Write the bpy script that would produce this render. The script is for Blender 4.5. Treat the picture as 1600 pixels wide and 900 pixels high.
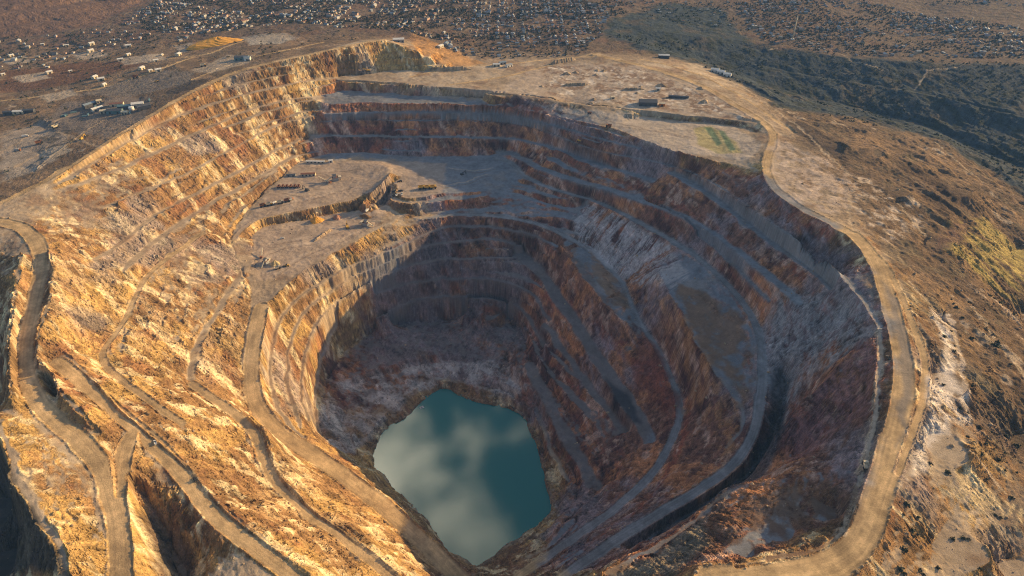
import bpy, bmesh, math, random
import numpy as np
from mathutils import Vector

# ------------------------------------------------------------------ camera, sky, sun, exposure
for o in list(bpy.data.objects):
    bpy.data.objects.remove(o)
SC = bpy.context.scene
COL = SC.collection
CAM_H, PITCH, FPX = 600.0, math.radians(35.0), 1066.667
cd = bpy.data.cameras.new("camera"); cam = bpy.data.objects.new("camera", cd); COL.objects.link(cam)
cam.location = (0, 0, CAM_H); cam.rotation_euler = (math.radians(90) - PITCH, 0, 0)
cd.sensor_width = 36.0; cd.lens = 24.0; cd.clip_start = 1.0; cd.clip_end = 60000.0
SC.camera = cam
SUN_AZ, SUN_EL = 27.0, 17.0          # degrees from +x towards +y, and above the horizon
wd = bpy.data.worlds.new("World"); SC.world = wd; wd.use_nodes = True
wn, wl = wd.node_tree.nodes, wd.node_tree.links
wn.clear()
w_out = wn.new('ShaderNodeOutputWorld'); w_bg = wn.new('ShaderNodeBackground')
sky = wn.new('ShaderNodeTexSky'); sky.sky_type = 'NISHITA'; sky.sun_disc = False
sky.sun_elevation = math.radians(SUN_EL); sky.sun_rotation = math.radians(90.0 - SUN_AZ)
sky.air_density = 1.0; sky.dust_density = 1.5; sky.ozone_density = 1.0
# clouds, seen only as they mirror in the pit lake and soften the light
tc = wn.new('ShaderNodeTexCoord'); sep = wn.new('ShaderNodeSeparateXYZ'); wl.new(tc.outputs['Generated'], sep.inputs[0])
zc = wn.new('ShaderNodeMath'); zc.operation = 'MAXIMUM'; zc.inputs[1].default_value = 0.06; wl.new(sep.outputs[2], zc.inputs[0])
dx = wn.new('ShaderNodeMath'); dx.operation = 'DIVIDE'; wl.new(sep.outputs[0], dx.inputs[0]); wl.new(zc.outputs[0], dx.inputs[1])
dy = wn.new('ShaderNodeMath'); dy.operation = 'DIVIDE'; wl.new(sep.outputs[1], dy.inputs[0]); wl.new(zc.outputs[0], dy.inputs[1])
cmb = wn.new('ShaderNodeCombineXYZ'); wl.new(dx.outputs[0], cmb.inputs[0]); wl.new(dy.outputs[0], cmb.inputs[1]); cmb.inputs[2].default_value = 3.7
cn = wn.new('ShaderNodeTexNoise'); cn.inputs['Scale'].default_value = 4.2; cn.inputs['Detail'].default_value = 6.0
cn.inputs['Roughness'].default_value = 0.55; wl.new(cmb.outputs[0], cn.inputs['Vector'])
cr = wn.new('ShaderNodeValToRGB'); cr.color_ramp.elements[0].position = 0.585; cr.color_ramp.elements[1].position = 0.92
dist = wn.new('ShaderNodeVectorMath'); dist.operation = 'DISTANCE'; wl.new(cmb.outputs[0], dist.inputs[0]); dist.inputs[1].default_value = (-0.17, 0.88, 3.7)
near = wn.new('ShaderNodeMapRange'); near.inputs[1].default_value = 0.0; near.inputs[2].default_value = 0.34; near.inputs[3].default_value = 0.30; near.inputs[4].default_value = 0.0
wl.new(dist.outputs['Value'], near.inputs[0])
cadd = wn.new('ShaderNodeMath'); cadd.operation = 'ADD'; wl.new(cn.outputs[0], cadd.inputs[0]); wl.new(near.outputs[0], cadd.inputs[1])
wl.new(cadd.outputs[0], cr.inputs[0])
cmix = wn.new('ShaderNodeMix'); cmix.data_type = 'RGBA'; wl.new(cr.outputs[0], cmix.inputs[0])
wl.new(sky.outputs[0], cmix.inputs[6]); cmix.inputs[7].default_value = (60.0, 52.0, 36.0, 1)
glow = wn.new('ShaderNodeMapRange'); glow.inputs[1].default_value = 0.0; glow.inputs[2].default_value = 0.30; glow.inputs[3].default_value = 7.0; glow.inputs[4].default_value = 0.7
wl.new(near.outputs[0], glow.inputs[0])
glow.inputs[3].default_value = 0.35; glow.inputs[4].default_value = 7.0
ccol = wn.new('ShaderNodeVectorMath'); ccol.operation = 'SCALE'; ccol.inputs[0].default_value = (25.0, 22.0, 15.5); wl.new(glow.outputs[0], ccol.inputs['Scale'])
wl.new(ccol.outputs[0], cmix.inputs[7])
wl.new(cmix.outputs[2], w_bg.inputs[0]); w_bg.inputs[1].default_value = 0.088
wl.new(w_bg.outputs[0], w_out.inputs[0])
sd = bpy.data.lights.new("sun", 'SUN'); sd.energy = 5.0; sd.angle = math.radians(0.5); sd.color = (1.0, 0.675, 0.30)
sun = bpy.data.objects.new("sun", sd); COL.objects.link(sun); sun.location = (1500, 500, 900)
_ca, _sa, _ce, _se = math.cos(math.radians(SUN_AZ)), math.sin(math.radians(SUN_AZ)), math.cos(math.radians(SUN_EL)), math.sin(math.radians(SUN_EL))
sun.rotation_euler = Vector((_ca * _ce, _sa * _ce, _se)).to_track_quat('Z', 'Y').to_euler()
SC.view_settings.view_transform = 'Standard'; SC.view_settings.look = 'None'
SC.view_settings.gamma = 1.0; SC.view_settings.use_curve_mapping = False
SC.view_settings.exposure = 0.65
SC.cycles.use_denoising = True; SC.cycles.denoiser = 'OPENIMAGEDENOISE'; SC.cycles.denoising_input_passes = 'RGB_ALBEDO_NORMAL'; SC.cycles.denoising_prefilter = 'NONE'; SC.cycles.filter_width = 1.1
SC.cycles.max_bounces = 5; SC.cycles.diffuse_bounces = 2; SC.cycles.volume_bounces = 0

# ------------------------------------------------------------------ numeric helpers
rng = np.random.default_rng(7)
random.seed(11)
_TAB = {}
def vnoise(x, y, seed):
    if seed not in _TAB:
        _TAB[seed] = np.random.default_rng(seed + 100).random((256, 256)).astype(np.float32) * 2 - 1
    t = _TAB[seed]
    xf = np.floor(x); yf = np.floor(y)
    fx = (x - xf).astype(np.float32); fy = (y - yf).astype(np.float32)
    ix = xf.astype(np.int32) & 255; iy = yf.astype(np.int32) & 255
    ix1 = (ix + 1) & 255; iy1 = (iy + 1) & 255
    fx = fx * fx * (3 - 2 * fx); fy = fy * fy * (3 - 2 * fy)
    a = t[ix, iy]; b = t[ix1, iy]; c = t[ix, iy1]; d = t[ix1, iy1]
    return (a + (b - a) * fx) * (1 - fy) + (c + (d - c) * fx) * fy
def fbm(x, y, octaves, seed, gain=0.5):
    s = 0.0; a = 1.0; n = 0.0
    for k in range(octaves):
        ang = 0.6 * k + 0.3; ca, sa = math.cos(ang), math.sin(ang)
        s = s + a * vnoise((x * ca - y * sa) + 17.3 * k, (x * sa + y * ca) - 9.1 * k, seed + k)
        n += a; a *= gain; x = x * 2.07; y = y * 2.07
    return (s / n * 1.6).astype(np.float32)
def sstep(a, b, v):
    t = np.clip((v - a) / (b - a), 0, 1); return t * t * (3 - 2 * t)
def mixc(c, col, m):
    return c + (np.array(col, np.float32) - c) * m[..., None]
_cp, _sp = math.cos(PITCH), math.sin(PITCH)
def ray(px, py):
    a = (px - 800.0) / FPX; b = (450.0 - py) / FPX
    return a, _cp + b * _sp, -_sp + b * _cp
def unproj(px, py, z):
    a, b, c = ray(px, py); t = (z - CAM_H) / c
    return a * t, b * t
def project(x, y, z):
    dz = z - CAM_H
    d = y * _cp - dz * _sp
    v = y * _sp + dz * _cp
    return 800 + FPX * x / d, 450 - FPX * v / d

# ------------------------------------------------------------------ survey lines of the mine (breaklines with heights in metres)
# name, half width, kind (r = haul road with windrows, b = bench, c = crest or toe), points
LINES = []
def L(hw, kind, pts):
    if kind == 'b': hw *= 1.4
    for _ in range(2 if len(pts) > 2 else 0):
        q = [pts[0]]
        for a, b in zip(pts[:-1], pts[1:]): q += [tuple(.75 * u + .25 * v for u, v in zip(a, b)), tuple(.25 * u + .75 * v for u, v in zip(a, b))]
        pts = q + [pts[-1]]
    LINES.append((hw, kind, [(unproj(p[0], p[1], p[2]) + (float(p[2]),)) for p in pts]))
def P(hw, *pts):
    for p in pts: L(hw, 'p', [p, (p[0] + 1, p[1], p[2])])
# left rim and western plateau
L(8, 'r', [(-60,345,3),(0,318,4),(45,297,7),(90,272,12),(130,250,17),(180,215,24),(225,188,30),(270,160,36),(320,133,42),(360,115,47),(400,104,52),(450,92,58),(500,82,63),(560,68,66),(600,62,66)])
L(30, 'f', [(-60,362,2),(0,355,2),(22,352,2)])
L(4, 'b', [(530,122,0),(470,128,13),(400,143,15),(340,158,14),(280,180,13),(230,205,11),(180,232,8),(130,262,6),(95,285,6)])
L(4, 'b', [(505,150,-22),(450,155,-12),(400,168,-12),(340,192,-14),(290,215,-14),(240,240,-13),(190,262,-10),(150,278,-5),(110,292,0)])
L(3, 'b', [(490,180,-46),(440,192,-44),(395,215,-50),(350,240,-51),(310,262,-49),(250,290,-41),(200,308,-31),(160,325,-22)])
L(4, 'b', [(470,218,-84),(420,240,-84),(370,270,-84),(320,295,-77),(265,322,-68),(225,350,-60),(180,388,-49),(150,405,-38)])
L(5, 'b', [(455,245,-105),(410,275,-104),(360,300,-97),(296,338,-87),(250,370,-76),(210,405,-65),(195,420,-58)])
L(6, 'r', [(318,363,-96),(290,385,-90),(255,408,-84),(228,432,-79),(212,460,-73),(200,490,-68),(182,520,-62),(162,545,-57),(158,562,-54),(172,582,-53),(205,605,-54),(240,630,-58),(285,662,-66)])
L(4, 'b', [(392,410,-132),(372,440,-128),(345,475,-124),(322,512,-120),(303,555,-118),(296,590,-118)])
L(2.5, 'c', [(465,255,-115),(430,285,-117),(400,312,-119),(375,345,-122),(358,372,-124),(368,398,-128),(385,430,-134),(393,470,-141),(388,510,-148),(378,560,-158)])
# far wall
L(5, 'b', [(530,124,0),(600,126,0),(680,134,0),(760,141,0),(830,149,0),(900,162,0),(980,170,0),(1060,178,0),(1150,187,0),(1185,192,1)])
L(3, 'c', [(530,143,-22),(600,147,-22),(680,150,-20),(760,150,-15),(830,156,-12),(900,168,-12),(980,178,-12),(1060,187,-11),(1150,197,-9),(1180,206,-6)])
L(3, 'c', [(505,163,-28),(560,158,-26),(620,162,-25),(700,163,-23),(790,168,-20),(850,178,-18),(900,190,-17),(950,198,-16),(1000,215,-15),(1040,232,-14),(1100,248,-12),(1160,258,-8),(1190,266,-2)])
L(5, 'r', [(500,190,-58),(560,187,-58),(640,188,-58),(720,186,-56),(800,192,-54),(860,206,-52),(900,226,-50),(950,240,-48),(1000,248,-46),(1050,258,-42),(1085,272,-39),(1120,290,-36),(1150,310,-33),(1200,345,-28),(1245,375,-22),(1290,405,-15),(1340,455,-8),(1375,510,-3)])
L(3, 'c', [(465,255,-115),(500,240,-113),(560,238,-113),(640,243,-114),(720,246,-114),(780,240,-112)])
L(7, 'b', [(780,238,-110),(805,240,-106),(840,262,-101),(890,280,-96),(950,297,-92),(1000,312,-89),(1050,330,-86),(1090,350,-83),(1130,375,-80),(1160,398,-78),(1205,432,-76),(1245,470,-74)])
L(7, 'b', [(1050,270,-50),(1090,290,-52),(1120,312,-53),(1150,335,-54),(1200,375,-54),(1240,400,-52),(1275,425,-48),(1300,450,-42)])
# haul road round the east wall, down to the south
L(9, 'r', [(775,248,-113),(800,252,-113),(812,270,-115),(835,285,-116),(870,297,-117),(910,308,-117),(960,325,-117),(1000,348,-117),(1050,375,-118),(1095,405,-120),(1140,445,-124),(1175,490,-130),(1190,530,-136),(1192,580,-143),(1188,630,-150),(1178,680,-158),(1150,725,-168),(1100,762,-180),(1040,797,-188),(980,832,-196),(920,872,-203),(880,903,-208)])
L(4, 'b', [(775,264,-115),(800,284,-120),(835,294,-123)])
L(4, 'b', [(755,288,-120),(775,298,-126),(810,306,-130),(850,317,-133),(893,328,-136),(915,322,-130)])
L(8, 'r', [(660,341,-142),(700,335,-142),(760,336,-144),(830,346,-148),(880,366,-157),(930,396,-174),(972,436,-188),(985,475,-197),(1008,515,-207),(1035,555,-217),(1055,600,-227),(1065,645,-235),(1050,690,-243),(1025,735,-250),(975,785,-260),(920,825,-270),(860,865,-279),(810,900,-287)])
L(9, 'f', [(900,390,-168),(930,422,-177),(952,458,-186)])
L(10, 'b', [(812,396,-204),(850,430,-217),(880,474,-229),(907,520,-240),(938,567,-250),(966,607,-257),(992,646,-263),(1014,682,-267)])
L(15, 'f', [(930,560,-250),(958,598,-256),(980,632,-261)])
L(5, 'b', [(852,508,-262),(880,550,-270),(912,590,-277),(945,635,-284),(975,672,-289)])
L(9, 'b', [(828,572,-305),(850,620,-308),(878,668,-311),(905,715,-314),(930,755,-316)])
L(3, 'b', [(835,640,-328),(860,700,-331),(885,750,-333)])
# bowl and lake
L(4, 'c', [(512,660,-308),(510,620,-306),(514,590,-306),(532,556,-308),(568,527,-311),(620,505,-315),(690,500,-320),(760,488,-320),(800,498,-316),(818,540,-310),(828,572,-305)])
L(4, 'c', [(540,592,-320),(620,566,-321),(680,552,-321),(740,556,-322),(790,560,-320)])
L(3, 'c', [(545,603,-331),(620,580,-331),(680,566,-330),(720,566,-328)])
L(5, 'c', [(565,690,-338),(600,640,-337),(640,612,-337),(680,588,-338),(740,602,-339),(800,618,-338),(826,640,-333)])
SHORE = [(590,690),(600,672),(640,650),(655,630),(685,608),(700,606),(722,622),(760,632),(800,640),(815,652),(830,680),(840,710),(850,745),(862,800),(850,815),(810,840),(770,870),(748,885),(735,882),(715,872),(690,845),(670,815),(640,785),(610,755),(590,735),(582,718)]
LAKE_Z = -350.0
L(2, 'c', [(a, b, LAKE_Z + 0.3) for a, b in SHORE + SHORE[:1]])
# yards of the middle level
L(6, 'r', [(358,380,-124),(385,352,-122),(410,342,-121),(450,331,-120),(500,322,-119),(540,314,-119),(562,306,-118)])
L(3, 'c', [(392,372,-136),(408,353,-136),(450,347,-136),(490,340,-136),(530,331,-136),(575,323,-136),(603,318,-136)])
L(5, 'c', [(625,335,-137),(612,345,-137),(590,357,-137),(560,372,-137),(520,395,-137),(480,420,-138),(445,447,-140),(425,462,-141),(408,480,-143)])
L(2.5, 'c', [(396,380,-136),(401,410,-136),(412,440,-138)])
L(4, 'c', [(618,283,-118),(650,282,-118),(690,292,-118),(692,303,-118),(660,307,-118),(622,312,-118),(618,283,-118)])
L(15, 'f', [(640,296,-118),(675,297,-118)])
L(2.2, 'c', [(545,256,-112),(590,255,-109),(608,263,-107),(606,279,-108),(588,297,-111),(568,316,-115)])
L(4, 'c', [(606,300,-135),(600,318,-136)])
L(10, 'f', [(455,268,-115.5),(520,270,-115.5),(560,275,-116)])
L(10, 'f', [(420,305,-118),(480,300,-118),(540,295,-118)])
L(12, 'f', [(440,370,-136),(520,365,-136),(570,345,-136)])
L(10, 'f', [(430,420,-137),(470,405,-137)])
L(12, 'f', [(660,262,-115),(720,262,-115),(745,275,-116)])
L(4, 'c', [(700,300,-119),(745,300,-120)])
# lit western inner wall
L(3, 'b', [(650,374,-160),(600,396,-161),(560,412,-162),(520,430,-164),(480,455,-167),(450,478,-171),(432,505,-176),(424,540,-182),(422,575,-188),(428,620,-196),(445,655,-204),(475,690,-211)])
L(3, 'b', [(625,402,-180),(580,420,-182),(540,439,-184),(505,462,-188),(475,487,-192),(458,514,-197),(448,550,-203),(447,590,-210),(455,630,-217),(470,665,-222)])
L(3, 'b', [(600,430,-203),(560,450,-206),(525,474,-211),(495,503,-217),(480,537,-223),(472,577,-230),(470,617,-236),(480,655,-240)])
L(2, 'b', [(580,460,-236),(545,486,-249),(520,516,-262),(504,552,-275),(495,596,-287),(493,642,-293),(500,688,-295)])
L(5, 'c', [(545,620,-324),(538,660,-326),(550,700,-330),(578,730,-342)])
L(15, 'r', [(408,480,-143),(400,520,-150),(393,560,-158),(393,600,-167),(404,640,-177),(430,670,-187),(465,695,-198),(500,718,-208),(540,745,-220),(580,775,-234),(620,810,-248),(660,845,-260),(700,885,-272),(720,905,-277)])
# south-west slope
L(8, 'r', [(300,600,-117),(345,632,-120),(385,660,-124),(405,690,-128),(418,730,-132),(440,765,-137),(480,798,-142),(520,828,-147),(565,862,-152),(615,905,-158)])
L(11, 'r', [(90,565,-22),(120,590,-28),(150,615,-34),(185,645,-42),(215,672,-48),(250,700,-54),(280,735,-60),(310,775,-66),(345,815,-72),(390,850,-78),(440,885,-84),(470,908,-88)])
L(13, 'r', [(-70,340,3),(-10,345,3),(30,352,2),(48,365,2),(62,385,0),(66,410,-2),(58,450,-5),(46,500,-9),(38,550,-13),(40,590,-17),(60,630,-21),(95,662,-26),(130,692,-31),(160,730,-36),(180,780,-41),(188,840,-46),(190,910,-50)])
L(12, 'r', [(184,775,-42),(190,720,-44),(200,690,-46),(215,672,-48)])
L(3, 'c', [(76,390,5),(84,420,5),(80,450,3),(68,490,1),(59,525,-3),(58,550,-7),(77,582,-11),(102,617,-15),(132,652,-21),(157,680,-32)])
L(4, 'c', [(85,600,-40),(98,625,-38)])
L(2.5, 'c', [(104,556,-22),(122,568,-25),(153,602,-31),(191,643,-39),(213,662,-45),(235,682,-49),(253,695,-52),(281,719,-57),(306,745,-62),(328,774,-66),(375,815,-73),(423,853,-80),(488,904,-87)])
L(2.5, 'c', [(392,652,-121),(414,676,-124),(428,712,-128),(436,739,-132),(458,769,-136),(495,801,-141),(535,832,-147),(583,866,-153),(630,909,-158)])
L(3, 'c', [(32,400,8),(24,460,6),(16,520,3),(14,580,-2),(20,620,-6)])
P(20, (-40,420,-25), (-20,560,-40), (-60,500,-45))
L(5, 'c', [(-30,640,-6),(0,668,-8),(10,700,-11),(30,760,-15),(65,815,-20),(100,850,-25),(108,905,-30)])
P(25, (0,800,-170), (-40,700,-150), (30,880,-185), (-60,850,-220))
L(5, 'c', [(212,760,-62),(232,800,-80),(262,845,-98),(290,905,-112)])
# eastern rim
L(10, 'r', [(930,85,8),(990,100,8),(1050,115,7),(1100,135,6),(1150,165,5),(1185,185,4),(1208,205,3),(1208,225,2),(1197,250,2),(1200,280,2),(1220,305,2),(1260,330,2),(1300,348,2),(1335,368,1),(1362,395,0),(1378,430,0),(1392,480,0),(1406,530,-1),(1414,580,-2),(1411,630,-3),(1396,690,-5),(1382,740,-7),(1366,790,-9)])
L(14, 'r', [(1335,368,1),(1362,395,0),(1378,430,0),(1392,480,0),(1406,530,-1),(1414,580,-2),(1411,630,-3),(1396,690,-5),(1382,740,-7)])
L(17, 'r', [(1396,690,-5),(1382,740,-7),(1366,790,-9),(1348,840,-11),(1322,872,-12),(1280,890,-12),(1200,898,-12),(1110,908,-12)])
L(6, 'r', [(1362,395,0),(1382,410,0),(1402,450,-1),(1426,505,-3),(1447,560,-6),(1444,620,-8),(1420,690,-8),(1400,740,-9)])
L(4, 'c', [(1376,520,-5),(1376,560,-7),(1372,600,-9),(1366,660,-11),(1348,735,-15),(1330,795,-17),(1312,838,-18),(1260,868,-16),(1150,885,-16)])
L(4, 'c', [(1345,738,-22),(1300,738,-32),(1250,744,-46),(1200,752,-58),(1150,758,-70),(1090,800,-80),(1050,840,-86),(950,897,-92)])
P(14, (1290,800,-42), (1220,830,-52), (1160,860,-50))
L(4, 'c', [(1350,530,-14),(1300,590,-40),(1250,640,-75),(1215,680,-105)])
L(4, 'c', [(1320,500,-45),(1270,530,-85),(1245,560,-110)])
L(4, 'c', [(1330,640,-55),(1280,680,-85),(1240,715,-115)])
# eastern mountain flank
P(25, (1600,905,-60), (1610,700,-72), (1620,500,-100), (1480,700,-22), (1500,860,-32), (1500,500,-30), (1470,380,-22), (1600,400,-95), (1400,300,-8), (1500,300,-38), (1300,230,-2), (1360,240,-10), (1480,600,-22))
L(10, 'c', [(940,50,-5),(1000,75,-5),(1100,100,-12),(1160,130,-15),(1220,165,-18),(1300,178,-26),(1380,192,-42),(1480,222,-66),(1560,270,-100),(1620,320,-125)])
L(30, 'c', [(1000,42,-12),(1050,48,-22),(1100,56,-32),(1180,62,-45),(1300,86,-55),(1400,93,-60),(1500,96,-62),(1640,97,-65)])
L(8, 'c', [(1180,100,-74),(1300,125,-90),(1420,140,-102),(1540,170,-120),(1640,190,-130)])
L(15, 'c', [(1010,68,-25),(1080,88,-55),(1150,113,-85),(1250,152,-112),(1350,172,-135),(1450,198,-155),(1550,245,-180),(1640,280,-195)])
P(40, (1300,40,-45), (1600,40,-62), (1250,0,-25), (1600,0,-60), (1450,18,-80))
# western and northern plateau
P(40, (800,20,0), (600,20,3), (400,20,6), (850,60,0), (760,70,0), (500,45,35), (420,60,42), (300,42,12), (250,82,24), (100,75,0), (0,95,0), (0,150,-2), (100,180,8), (40,205,0), (30,250,1), (190,160,22), (300,100,38), (940,25,-3))
L(20, 'c', [(-60,70,4),(0,62,5),(60,57,6),(140,40,8),(200,15,10),(250,-8,12)])
L(60, 'c', [(-120,-26,95),(0,-20,78),(90,-18,62),(170,-18,44)])
L(30, 'c', [(-60,20,46),(20,18,40),(90,12,34),(150,2,24)])
L(25, 'c', [(-60,48,20),(20,42,19),(80,34,16)])
L(4, 'c', [(600,62,65),(640,75,52),(675,94,24),(698,107,4)])
L(3, 'c', [(530,118,1),(580,115,3),(600,110,4),(640,109,3),(690,112,2),(740,112,1)])
P(12, (640,52,40), (700,75,14), (740,95,3), (830,110,1), (930,125,1), (1050,150,1))
P(30, (1100,225,-10), (1000,195,-13), (1250,200,0))
# tracks over the western plateau and the northern flats
L(6, 'q', [(-20,160,0),(70,150,4),(160,138,14),(210,122,24),(262,104,33),(300,90,38)])
L(5, 'q', [(-20,128,0),(100,112,6),(220,96,22),(330,86,40),(365,66,42),(440,55,42)])
L(4, 'q', [(60,262,10),(110,222,12),(170,182,18),(215,162,24)])
L(4, 'q', [(300,125,41),(380,92,46),(450,78,55),(505,66,50)])
L(4, 'q', [(700,133,0),(790,120,0),(850,105,0),(900,90,4),(935,82,6)])
L(4, 'q', [(640,120,1),(720,104,4),(800,100,0),(860,92,2),(930,88,6)])
L(5, 'q', [(1040,118,6),(1090,140,5),(1120,165,4),(1170,185,4)])
# catch benches of the bowl and of the north wall
L(3, 'b', [(650,374,-160),(690,352,-158),(760,354,-160),(820,362,-163),(870,384,-172)])
L(3, 'b', [(625,402,-180),(660,385,-178),(720,375,-176),(780,373,-178),(815,383,-186)])
L(3, 'b', [(600,430,-203),(650,410,-203),(720,402,-202),(790,404,-203),(812,398,-205)])
L(3, 'b', [(585,459,-236),(640,441,-236),(720,433,-236),(790,438,-233),(835,458,-236),(860,500,-258)])
L(3, 'b', [(590,497,-277),(620,480,-273),(660,466,-270),(730,462,-268),(800,470,-270),(835,505,-282),(850,540,-288)])
L(3, 'b', [(508,178,-42),(600,175,-41),(700,175,-40),(790,180,-38),(860,194,-36),(930,214,-33),(1000,232,-29)])
L(4, 'b', [(485,212,-85),(560,212,-84),(640,214,-84),(720,214,-83),(800,215,-80),(860,230,-77),(920,252,-74),(980,270,-71),(1020,281,-70)])
L(3, 'b', [(1010,322,-103),(1060,345,-101),(1110,380,-99),(1160,425,-98),(1200,470,-98)])
L(4, 'c', [(1030,425,-132),(1052,462,-136),(1072,505,-141),(1100,560,-148),(1138,605,-154),(1162,640,-158),(1160,672,-162),(1135,700,-170)])
L(9, 'f', [(1090,470,-138),(1120,520,-144),(1150,580,-150)])
L(3, 'c', [(876,382,-160),(918,444,-178),(955,485,-192),(990,513,-204)])
L(4, 'q', [(1000,92,6),(1050,103,5),(1095,117,4),(1140,140,2),(1190,170,0),(1240,208,-2)])
L(4, 'c', [(1226,590,-146),(1222,645,-164),(1206,700,-178),(1162,748,-189),(1108,786,-197),(1042,824,-205),(985,862,-212)])
# ------------------------------------------------------------------ ground sheet: a fan of cells that widens with distance
Q = 1.0
du = 0.00125 / Q
core = np.arange(-0.72, 0.72 + du, du)
ext = 0.72 + du * np.cumsum(1.10 ** np.arange(1, 58))
U = np.concatenate([-ext[::-1], core, ext])
Ys = [680.0]
while Ys[-1] < 4700:
    g = du * (1.0 if Ys[-1] < 2300 else min(2.2, 1.0 + (Ys[-1] - 2300) / 900))
    Ys.append(Ys[-1] * (1 + g))
g = du * 3
while Ys[-1] < 12500:
    g *= 1.09; Ys.append(Ys[-1] * (1 + g))
near = [680.0]; g = du * 1.2
while near[-1] > 120:
    near.append(near[-1] * (1 - g)); g *= 1.12
YY = np.array(near[:0:-1] + Ys)
NR, NC = len(YY), len(U)
X = (YY[:, None] * U[None, :]).astype(np.float32)
Y = np.repeat((YY - 420.0)[:, None], NC, 1).astype(np.float32)
CELL = (YY * du)[:, None].astype(np.float32)
def to_idx(x, y):
    r = np.interp(y + 420.0, YY, np.arange(NR)); c = np.interp(x / (y + 420.0), U, np.arange(NC))
    return r, c

BEST = np.full((NR, NC), 9.0, np.float32); ZC = np.zeros((NR, NC), np.float32)
ROADD = np.full((NR, NC), 9.0, np.float32); ROADL = np.zeros((NR, NC), np.float32); ROADS = np.zeros((NR, NC), np.float32)
BEND = np.full((NR, NC), 9.0, np.float32)
for hw, kind, pts in LINES:
    s0 = 0.0
    for (x0, y0, z0), (x1, y1, z1) in zip(pts[:-1], pts[1:]):
        ln = math.hypot(x1 - x0, y1 - y0) + 1e-6
        m = max(hw * 2.2, 14.0) + 6
        xs = [min(x0, x1) - m, max(x0, x1) + m]; ys = [min(y0, y1) - m, max(y0, y1) + m]
        rr = [to_idx(a, max(b, -250)) for a in xs for b in ys]
        r0 = max(0, int(min(q[0] for q in rr)) - 1); r1 = min(NR, int(max(q[0] for q in rr)) + 2)
        c0 = max(0, int(min(q[1] for q in rr)) - 1); c1 = min(NC, int(max(q[1] for q in rr)) + 2)
        if r1 <= r0 or c1 <= c0: s0 += ln; continue
        bx = X[r0:r1, c0:c1]; by = Y[r0:r1, c0:c1]
        ex, ey = (x1 - x0) / ln, (y1 - y0) / ln
        t = np.clip((bx - x0) * ex + (by - y0) * ey, 0, ln)
        qx = bx - (x0 + ex * t); qy = by - (y0 + ey * t)
        d = np.sqrt(qx * qx + qy * qy)
        hwc = np.maximum(hw, 0.75 * CELL[r0:r1])
        rel = d / hwc
        z = z0 + (z1 - z0) * t / ln
        sl = (slice(r0, r1), slice(c0, c1))
        w = (rel < 1.0) & (rel < BEST[sl])
        BEST[sl] = np.where(w, rel, BEST[sl]); ZC[sl] = np.where(w, z, ZC[sl])
        if kind in 'rq':
            w = rel < ROADD[sl]
            ROADD[sl] = np.where(w, rel, ROADD[sl])
            ROADL[sl] = np.where(w, (ex * qy - ey * qx), ROADL[sl]); ROADS[sl] = np.where(w, s0 + t, ROADS[sl])
        if kind == 'b':
            BEND[sl] = np.minimum(BEND[sl], rel)
        s0 += ln
MASK = BEST < 1.0

def solve(mask, val):
    levels = [(mask, np.where(mask, val, 0).astype(np.float32))]
    while min(levels[-1][0].shape) > 12:
        m, v = levels[-1]; h, w = m.shape
        H, W = (h + 1) // 2, (w + 1) // 2
        mp = np.zeros((H * 2, W * 2), np.float32); vp = np.zeros((H * 2, W * 2), np.float32)
        mp[:h, :w] = m; vp[:h, :w] = v * m
        ms = mp.reshape(H, 2, W, 2).sum((1, 3)); vs = vp.reshape(H, 2, W, 2).sum((1, 3))
        levels.append((ms > 0, np.where(ms > 0, vs / np.maximum(ms, 1), 0).astype(np.float32)))
    m, v = levels[-1]
    z = np.full(m.shape, v[m].mean() if m.any() else 0, np.float32)
    for k in range(len(levels) - 1, -1, -1):
        m, v = levels[k]
        if z.shape != m.shape:
            z = np.repeat(np.repeat(z, 2, 0), 2, 1)[:m.shape[0], :m.shape[1]]
        z = np.where(m, v, z)
        for it in range(300 if k > 3 else (90 if k > 0 else 45)):
            p = np.pad(z, 1, mode='edge')
            n = (p[:-2, 1:-1] + p[2:, 1:-1] + p[1:-1, :-2] + p[1:-1, 2:]) * 0.25
            z = np.where(m, v, n)
    return z
Z = solve(MASK, ZC)

def inside(poly, x, y):
    c = np.zeros(x.shape, bool); n = len(poly)
    for k in range(n):
        x0, y0 = poly[k]; x1, y1 = poly[(k + 1) % n]
        if y0 == y1: continue
        c ^= ((y0 > y) != (y1 > y)) & (x < (x1 - x0) * (y - y0) / (y1 - y0) + x0)
    return c
def chaikin(p, n=2):
    for _ in range(n):
        q = []
        for k in range(len(p)):
            a, b = p[k], p[(k + 1) % len(p)]; q += [(.75 * a[0] + .25 * b[0], .75 * a[1] + .25 * b[1]), (.25 * a[0] + .75 * b[0], .25 * a[1] + .75 * b[1])]
        p = q
    return p
SHORE = chaikin(SHORE, 1)
LAKE = [unproj(a, b, LAKE_Z) for a, b in SHORE]
INL = inside(LAKE, X, Y)

def blur(a, n):
    for _ in range(n):
        p = np.pad(a, 1, mode='edge')
        a = (p[:-2, 1:-1] + p[2:, 1:-1] + p[1:-1, :-2] + p[1:-1, 2:] + p[1:-1, 1:-1] * 2) / 6
    return a
def grads(z):
    gr = np.empty_like(z); gc = np.empty_like(z)
    gr[1:-1] = (z[2:] - z[:-2]) / (YY[2:] - YY[:-2])[:, None]; gr[0] = gr[1]; gr[-1] = gr[-2]
    gc[:, 1:-1] = (z[:, 2:] - z[:, :-2]) / ((U[2:] - U[:-2])[None, :] * YY[:, None]); gc[:, 0] = gc[:, 1]; gc[:, -1] = gc[:, -2]
    gy = gr - gc * U[None, :]
    return gc, gy
INLf = blur(INL.astype(np.float32), 6)
Z = np.where(INL, LAKE_Z - 12 * np.clip(INLf * 2 - 0.9, 0.05, 1), Z)

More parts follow.
